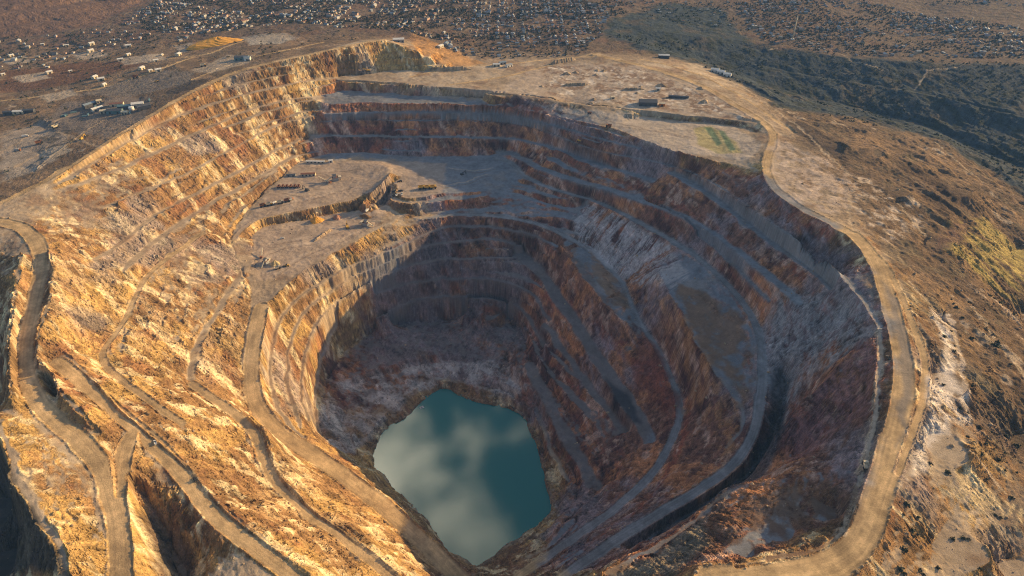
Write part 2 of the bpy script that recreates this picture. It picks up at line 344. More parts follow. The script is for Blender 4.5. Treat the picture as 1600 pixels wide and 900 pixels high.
# --- warp the clean survey lines so that no edge is ruler straight
def take(a, r, c):
    r = np.clip(r, 0, NR - 1.001); c = np.clip(c, 0, NC - 1.001)
    r0 = r.astype(np.int32); c0 = c.astype(np.int32); fr = (r - r0).astype(np.float32); fc = (c - c0).astype(np.float32)
    return (a[r0, c0] * (1 - fc) + a[r0, c0 + 1] * fc) * (1 - fr) + (a[r0 + 1, c0] * (1 - fc) + a[r0 + 1, c0 + 1] * fc) * fr
IR, IC = np.meshgrid(np.arange(NR, dtype=np.float32), np.arange(NC, dtype=np.float32), indexing='ij')
wx = fbm(X / 34, Y / 34, 4, 1, 0.55) * 4.6; wy = fbm(X / 34, Y / 34, 4, 11, 0.55) * 4.6
calm = sstep(1.6, 0.9, ROADD) * 0.75
wx *= 1 - calm; wy *= 1 - calm
wr = IR + wy / CELL * 1.0; wc = IC + wx / CELL
Z = take(Z, wr, wc); ROADD = take(ROADD, wr, wc); ROADL = take(ROADL, wr, wc); BEND = take(BEND, wr, wc); MASKf = take(MASK.astype(np.float32), wr, wc)
INW = take(INLf, wr, wc)
rag = fbm(X / 16, Y / 16, 4, 47, 0.6)

# --- terraces cut into the steep faces
Zs = blur(Z, 3)
gx, gy = grads(Zs); SL0 = np.sqrt(gx * gx + gy * gy)
hilly = sstep(0.20, 0.42, SL0)
noroad = sstep(0.9, 1.9, ROADD)
pit = (Y < 2050) & (X < 650) & (Z < 70)
WSW = sstep(60, -60, X + 0.12 * (Y - 700)) * sstep(1350, 1150, Y)
ZW0 = ((X > -60) | (Y > 1350)).astype(np.float32)
ROADD = ROADD * (1 + 0.10 * vnoise(X / 26, Y / 26, 45))
tm = hilly * noroad * pit * sstep(0.45, -0.05, fbm(X / 150, Y / 150, 2, 31)) * (1 - 0.85 * WSW) * (1 - sstep(720, 640, Y) * (X > 100)) * (1 - 0.8 * sstep(80, 200, X) * (Y < 1500)) * sstep(0.9, 1.5, BEND)
zw = 1.6 * fbm(X / 70, Y / 70, 3, 41)
def steps(h, off, lo, hi):
    q = (Z + zw + off) / h; fl = np.floor(q); return (fl + sstep(lo, hi, q - fl)) * h - zw - off
terr = np.where(ZW0 > 0.5, steps(17.0, 4.0, 0.30, 0.74), steps(13.0, 0.0, 0.22, 0.80))
Z = Z + (terr - Z) * tm * 0.97

# --- buttresses and rills that run down the fall line (noise smeared along the slope)
gx, gy = grads(blur(Z, 2)); SLb = np.sqrt(gx * gx + gy * gy); gx, gy = grads(blur(Z, 6)); SL = np.sqrt(gx * gx + gy * gy) + 1e-5
drow = gy / SL; dcol = (gx - U[None, :] * gy * 0.0) / SL
def smear(noise, n, along=True):
    acc = noise.copy(); cnt = 1
    for sgn in (1, -1):
        r = IR.copy(); c = IC.copy()
        for k in range(n):
            ri = np.clip(np.rint(r), 0, NR - 1).astype(np.int32); ci = np.clip(np.rint(c), 0, NC - 1).astype(np.int32)
            a, b = drow[ri, ci], dcol[ri, ci]
            if not along: a, b = b, -a
            r = r + sgn * a * 1.4; c = c + sgn * b * 1.4
            acc += noise[np.clip(np.rint(r), 0, NR - 1).astype(np.int32), np.clip(np.rint(c), 0, NC - 1).astype(np.int32)]; cnt += 1
    return acc / cnt
white = rng.standard_normal((NR, NC)).astype(np.float32)
n1 = vnoise(X / 5.5, Y / 5.5, 51) + 0.8 * vnoise(X / 11, Y / 11, 52) + 0.5 * vnoise(X / 2.6, Y / 2.6, 58)
RIB = smear(n1, 9); RIB /= RIB.std() + 1e-6
FINE = smear(white, 4); FINE /= FINE.std() + 1e-6
STRATA = smear(vnoise(X / 4, Y / 4, 53) + 0.5 * white, 12, False); STRATA /= STRATA.std() + 1e-6
steep = sstep(0.25, 0.7, SLb)
amp = steep * (0.2 + 0.8 * sstep(0.8, 1.4, BEND)) * (0.35 + 0.65 * sstep(0.8, 1.6, ROADD))
farf = sstep(2300, 1900, Y)
Z = Z + amp * farf * (1.0 * np.clip(RIB, -2.2, 2.2) + 0.75 * np.clip(FINE, -2, 2))
big = fbm(X / 90, Y / 90, 5, 61); mid = fbm(X / 22, Y / 22, 4, 71, 0.6); sml = fbm((X + .9 * Z) / 5, (Y - .9 * Z) / 5, 3, 81, 0.6)
wild = sstep(1.0, 2.2, ROADD) * (0.15 + 0.85 * sstep(0.9, 1.7, BEND)) * (1 - sstep(0.02, 0.3, INW))
XZ = X + 0.9 * Z; YZ = Y - 0.9 * Z
crag = 1 - 2.2 * np.abs(fbm(X / 46, Y / 46, 5, 65, 0.5)); crag2 = 1 - 2.2 * np.abs(fbm(XZ / 13, YZ / 13, 4, 66, 0.6))
Z = Z + wild * (0.4 + 0.6 * WSW) * steep * (2.9 * crag + 1.0 * crag2)
Z = Z + wild * (steep * (2.6 * big + 2.2 * mid + 0.8 * sml) + (1 - steep) * (0.7 * mid + 0.45 * sml) * sstep(0.5, 1.4, BEST + (1 - MASKf)))
# open country outside the pit: gullies on the flanks, rolling ground below the town
outer = np.clip(sstep(450, 640, X - 0.05 * Y) * sstep(2300, 1900, Y) + sstep(1950, 2150, Y), 0, 1) * sstep(1.0, 2.5, ROADD)
rid = 1 - 0.6 * np.abs(fbm(X / 160 + 0.4 * Y / 160, Y / 260, 5, 91, 0.55)) * 1.5
Z = Z + outer * (sstep(0.06, 0.30, SL0) * (17 - 11 * (Y > 2000)) * (rid - 0.5) + 2.5 * fbm(X / 120, Y / 120, 4, 95) + 1.2 * mid)
lowf = sstep(-288, -305, Z) * (1 - sstep(0.02, 0.3, INW)) * (Z > LAKE_Z + 3)
Z = Z + lowf * (1 - steep) * (3.5 * np.clip(fbm(X / 24, Y / 24, 4, 98, .6), -.2, 1) + 1.2 * sml)
nearsh = np.exp(-((Z - LAKE_Z) / 9.0) ** 2) * (1 - sstep(0.3, 0.7, INW))
Z = Z + nearsh * 5.0 * rag
# windrows along the haul roads
Z = Z + 1.6 * np.exp(-((ROADD - 0.97) / 0.10) ** 2) * (0.7 + 0.5 * vnoise(X / 3, Y / 3, 97)) * (Y < 2000)
# small ruts and heaps on the level floors
Z = np.where(INL & (Z > LAKE_Z - 1.0), LAKE_Z - 1.0, Z)
gx, gy = grads(Z); SLF = np.sqrt(gx * gx + gy * gy)

def ground(px, py):
    a, b, c = ray(px, py)
    t0 = None
    for t in np.arange(500.0, 9000.0, 4.0):
        x, y, z = a * t, b * t, CAM_H + c * t
        r, cc = to_idx(x, y)
        if Z[int(r), int(cc)] >= z: t0 = t; break
    if t0 is None: return unproj(px, py, 0) + (0.0,)
    for t in np.arange(t0 - 4.5, t0 + 0.6, 0.25):
        x, y, z = a * t, b * t, CAM_H + c * t
        g = zat(x, y)
        if g >= z: return x, y, g
    return x, y, zat(x, y)
def zat(x, y):
    r, c = to_idx(x, y)
    return float(take(Z, np.array([r]), np.array([c]))[0])
# ------------------------------------------------------------------ ground colours (mineral zones of the mine, some with shade or haze painted in)
def zone(px_pts, feather, seed=0, wob=12.0):
    poly = [ground(*p)[:2] for p in px_pts]
    xs = [p[0] for p in poly]; ys = [p[1] for p in poly]
    m = feather * 3 + wob * 2
    r0 = int(to_idx(0, max(min(ys) - m, -290))[0]); r1 = int(to_idx(0, max(ys) + m)[0]) + 2
    out = np.zeros((NR, NC), np.float32)
    sl = slice(r0, r1)
    x = X[sl] + wob * fbm(X[sl] / 40, Y[sl] / 40, 4, 200 + seed, .6); y = Y[sl] + wob * fbm(X[sl] / 40, Y[sl] / 40, 4, 220 + seed, .6)
    c = inside(poly, x, y)
    d = np.full(x.shape, 1e9, np.float32)
    for k in range(len(poly)):
        x0, y0 = poly[k]; x1, y1 = poly[(k + 1) % len(poly)]
        l2 = (x1 - x0) ** 2 + (y1 - y0) ** 2 + 1e-6
        t = np.clip(((x - x0) * (x1 - x0) + (y - y0) * (y1 - y0)) / l2, 0, 1)
        d = np.minimum(d, (x - x0 - t * (x1 - x0)) ** 2 + (y - y0 - t * (y1 - y0)) ** 2)
    d = np.sqrt(d); d = np.where(c, d, -d)
    out[sl] = sstep(-feather, feather, d)
    return out
f1 = fbm(X / 70, Y / 70, 5, 301, .6); f2 = fbm(X / 45 + 9, Y / 45, 5, 311, .6); XZ = X + 0.9 * Z; YZ = Y - 0.9 * Z
f3 = fbm(XZ / 14, YZ / 14, 4, 321, .6); f4 = fbm(X / 120, Y / 120, 4, 331)
f5 = fbm(XZ / 26, YZ / 26 + 4, 5, 341, .65)
lay = fbm((Z + 10 * f1 + 5 * f3) / 7, X / 400, 3, 371, .6)
f6 = fbm(XZ / 7.5, YZ / 7.5 + 5, 4, 351, .7); f7 = fbm(XZ / 19 - 8, YZ / 19, 4, 361, .7)
rock = sstep(0.20, 0.45, blur(SLF, 3))
C = np.empty((NR, NC, 3), np.float32); C[:] = (0.29, 0.17, 0.08)
C = mixc(C, (0.50, 0.32, 0.125), sstep(-0.2, 0.5, f1))
C = mixc(C, (0.25, 0.115, 0.06), sstep(0.15, 0.6, f2) * 0.75)
C = mixc(C, (0.15, 0.075, 0.04), sstep(0.05, .6, lay + .6 * f4) * .6)
C = mixc(C, (0.74, 0.60, 0.38), sstep(0.15, 0.6, f5 + 0.35 * RIB * 0.3) * 0.8)
C = mixc(C, (0.27, 0.23, 0.215), sstep(0.3, 0.7, f4 - 0.2 * f1) * 0.7)
# the east and north walls: rust, purple and blue-grey rock
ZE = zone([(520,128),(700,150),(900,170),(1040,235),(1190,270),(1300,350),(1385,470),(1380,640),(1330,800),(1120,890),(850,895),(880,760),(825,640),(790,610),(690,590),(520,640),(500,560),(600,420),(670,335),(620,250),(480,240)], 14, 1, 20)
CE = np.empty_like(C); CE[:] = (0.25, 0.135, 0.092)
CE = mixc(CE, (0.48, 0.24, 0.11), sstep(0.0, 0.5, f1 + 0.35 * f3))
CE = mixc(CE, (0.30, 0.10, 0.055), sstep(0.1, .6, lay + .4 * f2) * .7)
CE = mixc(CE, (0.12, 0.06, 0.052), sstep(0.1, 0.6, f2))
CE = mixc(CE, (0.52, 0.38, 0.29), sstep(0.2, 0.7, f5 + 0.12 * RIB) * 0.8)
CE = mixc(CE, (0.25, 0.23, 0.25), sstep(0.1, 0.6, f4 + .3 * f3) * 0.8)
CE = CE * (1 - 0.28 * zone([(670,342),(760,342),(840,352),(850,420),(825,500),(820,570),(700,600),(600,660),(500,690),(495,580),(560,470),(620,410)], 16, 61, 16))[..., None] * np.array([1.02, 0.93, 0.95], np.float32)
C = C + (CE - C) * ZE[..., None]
# level ground: dust, crushed stone
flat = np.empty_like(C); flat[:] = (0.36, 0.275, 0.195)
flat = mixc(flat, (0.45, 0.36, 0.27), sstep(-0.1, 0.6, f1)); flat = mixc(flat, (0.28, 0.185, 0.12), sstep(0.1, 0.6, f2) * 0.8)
flatE = np.empty_like(C); flatE[:] = (0.215, 0.225, 0.255); flatE = mixc(flatE, (0.27, 0.24, 0.225), sstep(0, .6, f2) * .7); flatE = mixc(flatE, (0.15, 0.155, 0.175), sstep(0.1, .6, f3) * .6)  # east floors: the blue of sky-lit shade is put into the stone colour
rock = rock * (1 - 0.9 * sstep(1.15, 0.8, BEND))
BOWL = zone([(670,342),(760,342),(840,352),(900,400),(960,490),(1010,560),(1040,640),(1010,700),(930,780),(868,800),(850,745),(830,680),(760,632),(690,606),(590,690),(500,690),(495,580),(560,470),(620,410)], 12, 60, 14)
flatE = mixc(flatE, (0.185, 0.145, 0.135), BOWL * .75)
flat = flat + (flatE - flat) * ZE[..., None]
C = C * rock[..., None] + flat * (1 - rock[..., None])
# open mountain country: brown scrub
WP = zone([(-60,345),(0,318),(90,270),(225,186),(320,131),(400,102),(500,80),(590,60),(600,30),(300,20),(-60,60)], 8, 30, 10)
OUT = np.maximum(outer, WP * 0.9) * (1 - ZE)
CO = np.empty_like(C); CO[:] = (0.13, 0.085, 0.055)
CO = mixc(CO, (0.23, 0.145, 0.085), sstep(-0.1, 0.6, f1)); CO = mixc(CO, (0.085, 0.065, 0.045), sstep(0.1, 0.55, f5) * 0.85)
CO = mixc(CO, (0.45, 0.37, 0.29), sstep(0.55, 0.95, f2 + 0.3 * f3) * 0.7)
C = C + (CO - C) * (OUT * 0.9)[..., None]
VAL2 = zone([(945,52),(1000,42),(1180,62),(1185,25),(1130,-12),(1020,-30),(985,5)], 25, 51, 25) if False else 0
VAL = zone([(940,52),(1000,78),(1100,103),(1160,133),(1220,168),(1300,180),(1380,195),(1480,225),(1560,275),(1700,340),(1700,110),(1500,97),(1300,87),(1180,68),(1150,40),(1130,12),(1040,4),(985,22),(950,34)], 25, 2, 25)
CV = np.empty_like(C); CV[:] = (0.042, 0.060, 0.076); CV = mixc(CV, (0.085, 0.075, 0.065), sstep(0.1, 0.7, f1)); CV = mixc(CV, (0.03, 0.04, 0.036), sstep(0.0, 0.5, f5))  # dark growth, with slope shade and blue haze mixed into the colour
C = C + (CV - C) * (VAL * 0.95)[..., None]
# haul roads with tyre lanes
road = sstep(1.05, 0.85, ROADD) * (1 - rock * 0.6)
lane = vnoise(ROADL / 1.6 + 0.8 * vnoise(ROADS / 60, ROADL * 0, 401), ROADS / 90, 402) + 0.6 * vnoise(ROADL / 0.8, ROADS / 50, 403)
CR = np.empty_like(C); CR[:] = (0.52, 0.36, 0.19); CR = CR * (1 + 0.22 * f5[..., None] + 0.10 * f6[..., None] + 0.15 * lane[..., None])
CRE = np.empty_like(C); CRE[:] = (0.25, 0.245, 0.255); CRE = CRE * (1 + 0.12 * f5[..., None] + 0.15 * lane[..., None])  # east road colour darkened and greyed to carry its shade
CR = CR + (CRE - CR) * ZE[..., None]
CR *= (1 - 0.28 * np.exp(-((ROADD - 0.80) / 0.10) ** 2) - 0.16 * np.exp(-((ROADD - 0.42) / 0.07) ** 2))[..., None]
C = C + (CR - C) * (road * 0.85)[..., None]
def paint(px, feather, col, k, seed=0, wob=12.0, nz=None):
    global C
    m = zone(px, feather, seed, wob)
    if nz is not None: m = m * nz
    C = mixc(C, col, m * k)
# grey spoil chute, scree, pale flats, alteration stains, dark paint for shaded hollows
paint([(915,318),(960,332),(1050,385),(1075,430),(1050,455),(1000,450),(960,425),(900,375),(895,340)], 5, (0.42,0.385,0.39), 0.9, 3, 5, sstep(-1.8, .8, RIB + .8 * FINE))
paint([(1240,450),(1340,460),(1372,520),(1330,545),(1260,600),(1225,660),(1195,600),(1200,500)], 18, (0.29,0.305,0.33), 0.75, 4, 15, sstep(-.9, .2, f6 + f5))
paint([(1345,530),(1375,560),(1370,650),(1240,720),(1215,690),(1290,600)], 10, (0.26,0.14,0.14), 0.75, 5, 12, sstep(-.8, .2, f6 + f3))
paint([(600,140),(780,140),(830,110),(900,100),(1000,105),(1100,140),(1180,190),(1150,187),(1000,168),(850,150)], 14, (0.46,0.37,0.30), 0.7, 6, 15)
paint([(830,160),(900,172),(1000,183),(1150,198),(1190,225),(1170,250),(1050,240),(950,195)], 6, (0.47,0.40,0.34), 0.75, 7, 8)
paint([(1085,200),(1110,197),(1150,222),(1160,240),(1120,240),(1090,225)], 4, (0.36,0.31,0.13), 0.75, 8, 4)
paint([(1100,199),(1112,199),(1128,225),(1120,228)], 3, (0.09,0.16,0.10), 0.85, 9, 2); paint([(1122,203),(1132,205),(1150,235),(1140,236)], 3, (0.11,0.18,0.11), 0.85, 10, 2)
paint([(1215,215),(1260,235),(1330,270),(1330,330),(1290,335),(1225,300),(1205,260)], 10, (0.46,0.37,0.32), 0.7, 11, 14, sstep(-.5, .3, f3))
paint([(1500,345),(1540,335),(1620,400),(1620,470),(1540,440),(1480,390)], 16, (0.40,0.31,0.10), 0.8, 12, 22, sstep(-.6, .3, f5 + .4 * f3))
paint([(1340,275),(1400,300),(1450,350),(1400,380),(1330,330)], 12, (0.50,0.41,0.34), 0.75, 13, 14, sstep(-.1, .5, f3 + .4 * f5))
paint([(1452,480),(1480,490),(1500,600),(1515,660),(1480,660),(1440,730),(1415,750),(1450,640),(1475,560)], 6, (0.66,0.58,0.52), 0.95, 14, 9, sstep(-.8, 0, f3))
paint([(1380,440),(1402,470),(1428,560),(1424,640),(1402,700),(1410,600),(1402,520)], 4, (0.20,0.185,0.18), .7, 48, 5)
paint([(470,255),(600,250),(700,255),(690,305),(610,315),(590,350),(470,425),(400,440),(395,380),(360,375),(420,300)], 6, (0.42,0.32,0.25), 0.75, 15, 6, 1 - rock)
paint([(500,600),(560,585),(680,565),(800,565),(825,610),(690,590),(600,660),(560,700),(510,690)], 8, (0.44,0.40,0.39), 0.85, 16, 10, sstep(-.7, .3, f5))
paint([(0,210),(60,190),(110,215),(80,255),(0,285)], 10, (0.33,0.29,0.26), 0.7, 17, 10); paint([(100,160),(235,150),(225,185),(160,215),(60,200)], 10, (0.20,0.17,0.155), 0.7, 18, 14)
paint([(-40,640),(0,700),(30,765),(65,820),(95,855),(105,905),(-60,905)], 5, (0.06,0.055,0.052), 0.9, 19, 6)  # deep shade of the gorge painted near black
paint([(205,750),(225,770),(300,860),(310,905),(250,905)], 5, (0.11,0.085,0.075), 0.8, 20, 6)  # pad and ravine below the road, their shadow painted in
paint([(640,50),(700,75),(760,100),(700,105),(650,78)], 8, (0.52,0.27,0.09), 0.7, 21, 8)
paint([(150,420),(300,400),(390,470),(360,600),(290,600),(170,520),(70,500),(80,360)], 30, (0.60,0.46,0.29), 0.45, 22, 30, sstep(-.2, .5, f3 + .5 * f2))
paint([(430,700),(560,790),(680,890),(560,890),(420,800)], 20, (0.62,0.44,0.24), 0.5, 23, 20, sstep(-.2, .5, f3 + .5 * f2))
paint([(890,385),(915,385),(980,450),(985,480),(960,475)], 3, (0.25,0.15,0.09), 0.8, 24, 6, sstep(-.6, .2, f5))
paint([(300,110),(355,86),(400,86),(392,98),(330,114)], 8, (0.40,0.33,0.26), .8, 31, 8); paint([(120,148),(255,110),(300,112),(300,128),(200,152)], 8, (0.20,0.17,0.15), .8, 32, 10)
paint([(0,112),(130,96),(240,98),(110,130),(0,148)], 14, (0.15,0.075,0.045), .8, 33, 18); paint([(375,58),(440,52),(470,58),(440,68),(395,70)], 8, (0.44,0.40,0.36), .8, 34, 8)
paint([(60,215),(120,200),(150,215),(130,240),(80,250)], 8, (0.075,0.065,0.055), .8, 35, 16, sstep(-.2,.3,f5)); paint([(255,145),(300,125),(330,122),(300,140),(262,150)], 4, (0.07,0.06,0.055), .8, 36, 6)  # second patch paints the shaded slope behind the rim
paint([(850,98),(1000,108),(1120,150),(1180,188),(980,166),(850,146)], 12, (0.20,0.125,0.08), .8, 37, 14, sstep(.05,.35,f5 + .5 * f3)); paint([(850,98),(1000,108),(1120,150),(1180,188),(980,166),(850,146)], 12, (0.66,0.58,0.50), .8, 38, 14, sstep(.25,.6,f3 - .6 * f5))
paint([(1225,185),(1290,205),(1360,250),(1330,262),(1260,225)], 12, (0.075,0.055,0.045), .8, 39, 18); paint([(1400,250),(1470,270),(1520,330),(1450,330)], 16, (0.10,0.065,0.045), .8, 40, 20); paint([(1470,355),(1510,345),(1500,375),(1465,395)], 8, (0.17,0.10,0.075), .85, 41, 10)
def track(px, hw, col, k=0.75):
    global C
    pts = [ground(*p)[:2] for p in px]
    for (x0, y0), (x1, y1) in zip(pts[:-1], pts[1:]):
        r0 = max(0, int(to_idx(0, min(y0, y1) - 20)[0])); r1 = int(to_idx(0, max(y0, y1) + 20)[0]) + 2
        sl = slice(r0, r1); l2 = (x1 - x0) ** 2 + (y1 - y0) ** 2 + 1e-6; x = X[sl] + 5 * f3[sl]; y = Y[sl] + 3 * f5[sl]
        t = np.clip(((x - x0) * (x1 - x0) + (y - y0) * (y1 - y0)) / l2, 0, 1); d = np.hypot(x - x0 - t * (x1 - x0), y - y0 - t * (y1 - y0)); w = np.maximum(hw, 0.8 * CELL[sl])
        C[sl] = mixc(C[sl], col, sstep(1.3, .7, d / w) * k)
pale = (0.46, 0.36, 0.26)
paint([(1206,560),(1240,580),(1232,660),(1214,710),(1165,755),(1110,795),(1040,832),(1030,820),(1100,780),(1160,738),(1200,680)], 5, (0.075,0.078,0.09), .8, 49, 5)  # gully shadow painted as dark blue-grey ground
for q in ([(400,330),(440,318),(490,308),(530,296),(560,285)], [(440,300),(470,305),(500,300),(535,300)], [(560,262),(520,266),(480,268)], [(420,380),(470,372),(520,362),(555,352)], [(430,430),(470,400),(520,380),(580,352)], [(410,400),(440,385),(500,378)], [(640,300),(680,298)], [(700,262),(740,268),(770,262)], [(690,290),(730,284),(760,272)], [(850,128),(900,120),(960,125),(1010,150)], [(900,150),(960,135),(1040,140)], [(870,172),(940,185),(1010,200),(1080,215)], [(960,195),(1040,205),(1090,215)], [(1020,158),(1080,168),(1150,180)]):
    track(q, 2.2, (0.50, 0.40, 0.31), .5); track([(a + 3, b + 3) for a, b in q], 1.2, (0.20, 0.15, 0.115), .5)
for a, b, c, d in ((60,150,110,140), (20,120,70,112), (180,92,250,84), (110,84,160,78), (270,72,300,66), (0,92,40,88), (60,240,100,225)):
    paint([(a,b),(c,d),(c + 12,d + 9),(a + 14,b + 10)], 5, (0.42,0.35,0.28), .8, 53, 5)
track([(1374,515),(1374,560),(1370,600),(1364,660),(1347,735),(1330,795),(1312,838)], 3.5, (0.56,0.45,0.34), .8)
track([(1452,480),(1485,500),(1505,590),(1512,650)], 4, (0.6,0.5,0.42), .6)
for q in ([(1462,222),(1500,256),(1540,286),(1585,304)], [(1400,318),(1425,345),(1447,368)], [(1420,440),(1452,470),(1490,520),(1500,560)], [(1330,305),(1326,330),(1330,352)], [(1500,780),(1530,810),(1560,850)], [(1500,700),(1540,730),(1570,770)], [(1520,480),(1560,540),(1600,590)], [(1210,170),(1245,195),(1290,240),(1330,275)], [(1160,135),(1200,165)], [(1300,75),(1330,95),(1380,110)], [(1200,78),(1240,72),(1300,82),(1350,88)], [(1430,140),(1450,110),(1500,104)], [(1250,62),(1275,78)]): track(q, 2.5, pale)
for q in ([(0,240),(60,205),(110,180)], [(20,262),(80,225)], [(0,215),(40,200)], [(90,205),(140,225),(160,235)], [(240,60),(280,40),(300,10)], [(505,45),(500,20),(520,0)], [(400,45),(440,20),(470,0)], [(600,45),(680,35),(780,20),(860,0)], [(700,60),(740,40),(760,0)], [(800,65),(840,40),(900,20),(980,8)], [(300,20),(500,25),(700,10)], [(20,75),(150,70),(260,62),(380,40)]): track(q, 3, (0.40, 0.30, 0.21), .85)
TG = sstep(2000, 2200, Y) * (1 - VAL); C = mixc(C, (0.135, 0.102, 0.082), TG * (0.65 + 0.25 * f1)) 
C = mixc(C, (0.15, 0.085, 0.06), sstep(0.1, .5, f2) * TG * .6)
paint([(1342,742),(1200,756),(1100,806),(955,898),(1120,890),(1260,870),(1325,835)], 8, (0.15,0.085,0.05), .8, 42, 10, sstep(-.5, .4, f3 + f2)); paint([(1100,812),(1050,850),(960,900),(1060,890),(1110,850)], 6, (0.30,0.28,0.22), .6, 43, 8)
C = mixc(C, (0.155, 0.095, 0.07), zone([(-80,62),(0,60),(60,56),(140,42),(200,14),(240,0),(-80,0)], 12, 50, 10) * .85)
paint([(950,590),(985,620),(1005,660),(985,668),(955,630)], 7, (0.045,0.045,0.055), .85, 44, 8)
paint([(1000,525),(1040,560),(1058,620),(1050,670),(1020,640),(985,580)], 8, (0.22,0.065,0.045), .7, 45, 12); paint([(1030,430),(1075,505),(1130,600),(1160,650),(1120,720),(1085,640),(1050,560),(1015,500)], 8, (0.40,0.20,0.085), .7, 46, 14, sstep(-.5, .3, f3))
paint([(1045,440),(1100,455),(1165,500),(1185,580),(1165,640),(1110,560),(1075,500)], 6, (0.22,0.125,0.07), .85, 47, 14, sstep(-.6, .2, f5))
# shore bleach line
paint([(p[0], p[1]) for p in SHORE], 10, (0.30,0.26,0.22), 0.6, 25, 2)
# broken rock: contrast along rills, strata bands, speckle
C *= (1 + rock * (0.07 * np.clip(RIB, -2, 2) + 0.08 * np.clip(FINE, -2, 2) + 0.05 * np.clip(STRATA, -2, 2) + 0.34 * f6 + 0.28 * f7 + 0.16 * lay + 0.10 * np.clip(white, -2, 2)) + 0.12 * f3 + 0.03 * white * (Y < 2300))[..., None]
C *= (1 + (1 - rock) * (0.16 * f7 + 0.10 * f6 + 0.14 * f5))[..., None]
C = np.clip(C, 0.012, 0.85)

# ------------------------------------------------------------------ mesh of the ground
def grid_mesh(name, x, y, z, col, alpha, mat):
    nr, nc = x.shape
    me = bpy.data.meshes.new(name)
    co = np.stack([x, y, z], -1).astype(np.float32).reshape(-1)
    me.vertices.add(nr * nc); me.vertices.foreach_set('co', co)
    a = (np.arange(nr - 1)[:, None] * nc + np.arange(nc - 1)[None, :]).astype(np.int32)
    f = np.stack([a, a + 1, a + nc + 1, a + nc], -1).reshape(-1)
    nf = (nr - 1) * (nc - 1)
    me.loops.add(nf * 4); me.loops.foreach_set('vertex_index', f)
    me.polygons.add(nf); me.polygons.foreach_set('loop_start', np.arange(0, nf * 4, 4, dtype=np.int32))
    me.polygons.foreach_set('use_smooth', (alpha[:-1, :-1] < 0.55).reshape(-1))
    at = me.color_attributes.new('mineral', 'FLOAT_COLOR', 'POINT')
    at.data.foreach_set('color', np.concatenate([col, alpha[..., None]], -1).reshape(-1).astype(np.float32))
    me.update(calc_edges=True)
    me.materials.append(mat)
    o = bpy.data.objects.new(name, me); COL.objects.link(o)
    return o
def new_mat(name):
    m = bpy.data.materials.new(name); m.use_nodes = True
    n = m.node_tree.nodes; b = n['Principled BSDF']
    return m, n, m.node_tree.links, b
m_ground, n, l, b = new_mat('broken_rock_ground')
at = n.new('ShaderNodeAttribute'); at.attribute_name = 'mineral'
geo = n.new('ShaderNodeNewGeometry')
nz = n.new('ShaderNodeTexNoise'); nz.inputs['Scale'].default_value = 0.55; nz.inputs['Detail'].default_value = 5; nz.inputs['Roughness'].default_value = 0.7
l.new(geo.outputs['Position'], nz.inputs['Vector'])
mr = n.new('ShaderNodeMapRange'); mr.inputs[1].default_value = 0.28; mr.inputs[2].default_value = 0.72; mr.inputs[3].default_value = 0.72; mr.inputs[4].default_value = 1.28
l.new(nz.outputs[0], mr.inputs[0])
nz2 = n.new('ShaderNodeTexNoise'); nz2.inputs['Scale'].default_value = 0.16; nz2.inputs['Detail'].default_value = 6; nz2.inputs['Roughness'].default_value = 0.75
l.new(geo.outputs['Position'], nz2.inputs['Vector'])
mr2 = n.new('ShaderNodeMapRange'); mr2.inputs[1].default_value = 0.3; mr2.inputs[2].default_value = 0.7; mr2.inputs[3].default_value = 0.7; mr2.inputs[4].default_value = 1.3
l.new(nz2.outputs[0], mr2.inputs[0])
mm = n.new('ShaderNodeMath'); mm.operation = 'MULTIPLY'; l.new(mr.outputs[0], mm.inputs[0]); l.new(mr2.outputs[0], mm.inputs[1])
mu = n.new('ShaderNodeVectorMath'); mu.operation = 'SCALE'; l.new(at.outputs['Color'], mu.inputs[0]); ml = n.new('ShaderNodeMapRange'); ml.inputs[3].default_value = 0.35; ml.inputs[4].default_value = 1.0; l.new(at.outputs['Alpha'], ml.inputs[0])
pw = n.new('ShaderNodeMath'); pw.operation = 'POWER'; l.new(mm.outputs[0], pw.inputs[0]); l.new(ml.outputs[0], pw.inputs[1])
l.new(pw.outputs[0], mu.inputs['Scale'])
l.new(mu.outputs[0], b.inputs['Base Color'])
b.inputs['Roughness'].default_value = 0.95; b.inputs['Specular IOR Level'].default_value = 0.1
bp = n.new('ShaderNodeBump'); bp.inputs['Strength'].default_value = 0.8; bp.inputs['Distance'].default_value = 2.0
l.new(ml.outputs[0], bp.inputs['Strength']); l.new(nz.outputs[0], bp.inputs['Height']); l.new(bp.outputs[0], b.inputs['Normal'])
g_obj = grid_mesh('ground', X, Y, Z, C, np.clip(rock * (1 - road) + OUT * 0.7, 0, 1).astype(np.float32), m_ground); g_obj['kind'] = 'structure'

# ------------------------------------------------------------------ pit lake
m_water, n, l, b = new_mat('pit_lake_water')
b.inputs['Base Color'].default_value = (0.022, 0.165, 0.150, 1); b.inputs['Roughness'].default_value = 0.06; b.inputs['IOR'].default_value = 1.5
geo = n.new('ShaderNodeNewGeometry'); nz = n.new('ShaderNodeTexNoise'); nz.inputs['Scale'].default_value = 0.25; nz.inputs['Detail'].default_value = 3
l.new(geo.outputs['Position'], nz.inputs['Vector'])
bp = n.new('ShaderNodeBump'); bp.inputs['Strength'].default_value = 0.05; bp.inputs['Distance'].default_value = 0.3
l.new(nz.outputs[0], bp.inputs['Height']); l.new(bp.outputs[0], b.inputs['Normal'])
cx = sum(p[0] for p in LAKE) / len(LAKE); cy = sum(p[1] for p in LAKE) / len(LAKE)
bm = bmesh.new()
vs = [bm.verts.new((cx + (p[0] - cx) * 1.08, cy + (p[1] - cy) * 1.08, LAKE_Z)) for p in LAKE]
